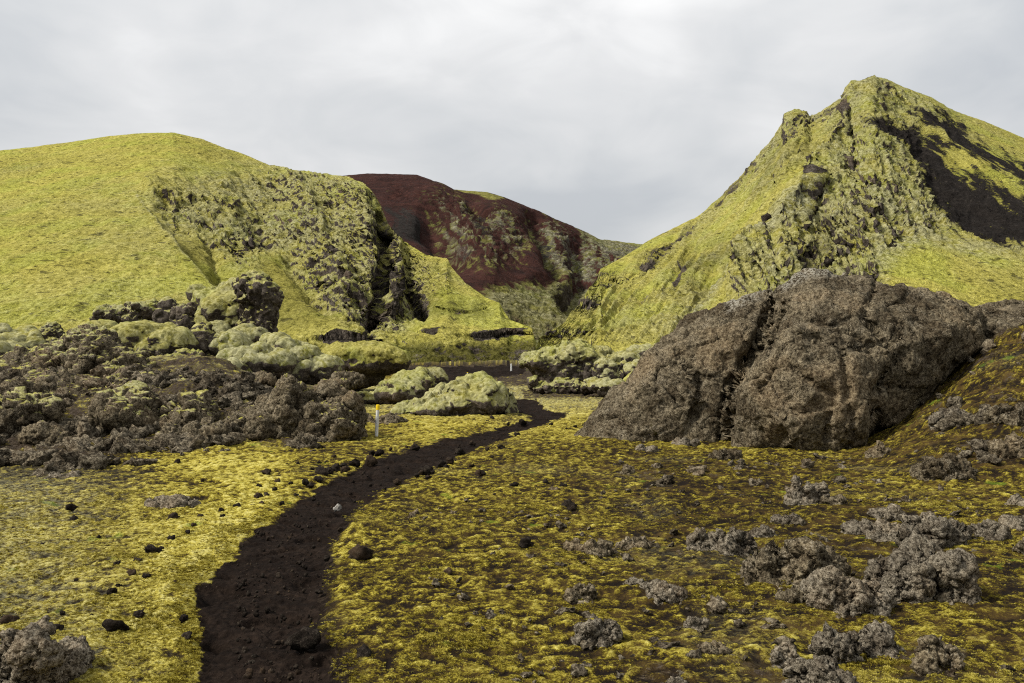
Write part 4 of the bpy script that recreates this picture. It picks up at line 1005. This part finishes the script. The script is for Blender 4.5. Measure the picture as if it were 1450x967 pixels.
rubble('rubble', 'small lava crumbs on the brown moss in front of the boulder', [[(850, 655), (1240, 645), (1300, 690), (1000, 700), (880, 690)]], 160, .03, .11, 8)
r_, x_, y_ = ground_points(9000, 4.2, 26, 9, .3)
z_ = ground_z(x_, y_); px_, py_ = to_px(x_, y_, z_); k_ = poly_sd(px_, py_, PATH) > -6
x_, y_, z_ = x_[k_], y_[k_], z_[k_]; n_ = len(x_); sz_ = .004+.018*r_.random(n_)**5
PEB = [bpy.data.objects.new('pebble', stone_mesh(60+k, 2)) for k in range(3)]
for o_ in PEB: o_.data.materials.append(M_STONE)
scatter('pebbles', 'small dark pebbles strewn over the soil path', np.stack([x_, y_, z_-.055+sz_*.3], -1), r_.uniform(-3, 3, (n_, 3)), np.stack([sz_, sz_, sz_], -1), PEB)
GR_L = ('X small dark stone up from the bottom on the moss left of the path', 'dark stones on the moss left of the path')
GR_E = ('X dark stone from the near end of the row along the left path edge', 'dark stones lining the left edge of the path')
GR_R = ('X small dark stone up from the bottom on the moss right of the path', 'dark stones on the moss right of the path')
GR_P = ('X dark stone from the near end along the right path edge', 'dark stones lining the right edge of the path')
GR_F = ('X nearest of the tiny dark stones around the far path bend', 'dark stones near the far bend of the path')
stones = []
def S(gr, *lst): stones.extend((gr, *t) for t in lst)
S(GR_L, (106, 736, 11), (284, 730, 8), (194, 794, 10), (187, 811, 12), (165, 799, 11), (206, 815, 10), (168, 829, 9), (159, 838, 12), (129, 875, 13), (229, 776, 7), (266, 753, 7), (274, 742, 7), (313, 722, 7), (315, 731, 7), (337, 716, 9), (358, 716, 6), (369, 714, 8), (367, 687, 6), (389, 692, 6), (393, 681, 9), (407, 658, 5), (412, 683, 5), (422, 656, 5), (287, 680, 5), (251, 653, 7), (108, 822, 7), (93, 828, 5), (247, 824, 6), (152, 855, 5), (88, 868, 6), (60, 770, 5), (140, 760, 5))
S(GR_E, (433, 682, 9), (440, 687, 8), (451, 678, 12), (466, 667, 10), (476, 661, 13), (452, 655, 6), (442, 656, 5), (462, 654, 5), (473, 647, 7), (441, 664, 6), (487, 660, 9), (488, 664, 10), (503, 654, 12), (526, 652, 13), (527, 640, 8), (537, 640, 10), (553, 635, 5), (576, 632, 5), (473, 646, 6), (465, 665, 9), (450, 678, 11), (455, 669, 9), (260, 875, 10), (265, 900, 12), (420, 700, 6), (400, 712, 6))
S(GR_R, (634, 810, 13), (638, 844, 12), (728, 687, 12), (773, 682, 8), (797, 688, 10), (679, 670, 13), (669, 660, 7), (690, 635, 7), (735, 640, 6), (697, 647, 5), (732, 615, 7), (709, 633, 9), (700, 700, 5), (842, 700, 5), (905, 700, 6), (860, 720, 5))
S(GR_P, (563, 682, 10), (607, 675, 7), (637, 652, 10), (625, 657, 13), (650, 639, 11), (669, 627, 8), (632, 660, 8), (612, 668, 7), (598, 668, 9), (590, 672, 6), (543, 692, 6), (482, 748, 7), (462, 790, 8), (452, 838, 9))
S(GR_F, (697, 591, 6), (739, 597, 8), (826, 602, 5), (814, 604, 5), (780, 600, 5), (802, 607, 4), (838, 596, 4), (720, 600, 4), (690, 596, 4), (850, 590, 4), (770, 612, 4), (820, 615, 5))
single = [('dark stone pair at far left on the moss, the larger one', 102, 720, 14), ('dark blocky stone above the bend of yellow moss left of the path', 245, 734, 16), ('dark cube-like stone alone left of the path', 243, 762, 12),
          ('flat pair-like dark stone on the yellow moss', 215, 779, 18), ('long dark stone nearest the bottom left rock', 166, 887, 26), ('dark stone on the bottom left yellow moss near the path', 195, 870, 15),
          ('dark flat stone touching the lower bottom left rock', 75, 895, 23), ('dark stone on top of the bottom left corner rock edge', 13, 879, 17), ('squarish dark stone close to the left path edge', 366, 702, 11), ('dark stone beside the squarish stone near the path edge', 377, 700, 9),
          ('dark stone uphill on the moss above the stone row', 378, 668, 10), ('largest dark stone in the row beside the path', 456, 668, 18), ('grey stone at the left edge where the path narrows', 587, 632, 12),
          ('black stone alone on the moss right of the path near its wide part', 512, 782, 25), ('dark flat stone at the right edge of the near path', 515, 925, 20), ('brown flat stone in the moss of the right foreground', 744, 769, 17),
          ('dark stone standing alone on the moss in the middle right', 807, 715, 19), ('flat brown stone in the path near its middle', 604, 666, 15), ('grey clod on the right edge of the near path', 430, 905, 32)]
rs = random.Random(5)
def place_stone(label, group, px, py, w, k):
    g = ground_hit(px, py+w*.2); r = .5*w*g[1]/F*1.15
    o = bpy.data.objects.new('stone', STONES[k % len(STONES)]); COL.objects.link(o)
    o.location = (g[0], g[1], g[2]+r*.18); o.scale = (r*rs.uniform(.9, 1.15), r*rs.uniform(.8, 1.1), r*rs.uniform(.85, 1.15)); o.rotation_euler = (rs.uniform(-.4, .4), rs.uniform(-.4, .4), rs.uniform(0, 6.28))
    o['label'] = label; o['category'] = 'stone'
    if group: o['group'] = group
    return o
ONES = 'first second third fourth fifth sixth seventh eighth ninth tenth eleventh twelfth thirteenth fourteenth fifteenth sixteenth seventeenth eighteenth nineteenth'.split()
def ordinal(n):
    if n < 20: return ONES[n-1]
    t = {2: 'twent', 3: 'thirt'}[n//10]
    return t+'ieth' if n % 10 == 0 else t+'y-'+ONES[n % 10-1]
count = {}
for k, (gr, px, py, w) in enumerate(sorted(stones, key=lambda q: -q[2])):
    n = count[gr] = count.get(gr, 0)+1
    place_stone(gr[0].replace('X', ordinal(n)), gr[1], px, py, w, k)
for k, (lab, px, py, w) in enumerate(single): place_stone(lab, None, px, py, w, k+3)
mp, tp = new_mat('pale_stone'); finish(tp, mp, tp.ramp(tp.noise(tp.new('ShaderNodeNewGeometry').outputs['Position'], 60), [(.4, (.12, .11, .095)), (.6, (.26, .245, .22))]), .9)
PS = stone_mesh(31); PS.materials.append(mp); STONES.append(PS)
place_stone('single pale grey stone lying on the dark path', None, 478, 719, 9, 7)

# ------------------------------------------------------------------ marker posts
def plain(name, lo, hi, sc, rough=.7):
    m, t = new_mat(name); pos = t.new('ShaderNodeTexCoord').outputs['Object']
    finish(t, m, t.ramp(t.noise(t.vec(pos, (1, 1, .15)), sc, 4, .6), [(.35, lo), (.65, hi)]), rough); return m
M_POST = plain('weathered_white_wood', (.45, .45, .43), (.70, .70, .67), 60); M_CAP = plain('yellow_paint', (.62, .42, .01), (.80, .58, .03), 40, .5)


def bar(name, r0, r1, z0, z1, mat, parent=None, **kw):
    bm = bmesh.new(); rings = []
    for z, r in ((z0, r0), (z0+.4*(z1-z0), r0+(r1-r0)*.4), (z1-.006, r1), (z1, r1*.7)):
        rings.append([bm.verts.new((r*math.cos(a), r*.8*math.sin(a), z)) for a in [math.pi/4+k*math.pi/4 for k in range(8)]])
    for a, b in zip(rings[:-1], rings[1:]):
        for k in range(8): bm.faces.new((a[k], a[(k+1) % 8], b[(k+1) % 8], b[k]))
    bm.faces.new(rings[-1]); bm.faces.new(rings[0][::-1])
    me = bpy.data.meshes.new(name); bm.to_mesh(me); bm.free()
    return put(name, me, mat, parent, **kw)


def post(label, px, py, h, tilt, cap=True, r=.03):
    g = ground_hit(px, py); hh = h*g[1]/F
    e = put('marker_post', None, label=label, cat='marker post', group='trail marker posts'); e.location = (g[0], g[1], g[2]); e.rotation_euler = (0, tilt, 0)
    bar('stake', r, r*.92, -.12, hh*.84 if cap else hh, M_POST, e)
    if cap: bar('yellow_cap', r*1.06, r*1.02, hh*.835, hh, M_CAP, e)
post('near white marker post with a yellow top beside the rubble heap', 533, 617, 44, .05, r=.034)
post('far white marker post at the right end of the gravel track', 724, 527, 12, 0.0, cap=False, r=.045)
post('tiny yellow marker post standing on the far gravel track', 662, 534, 7, 0.0, r=.03)

bpy.data.objects.remove(TMP)
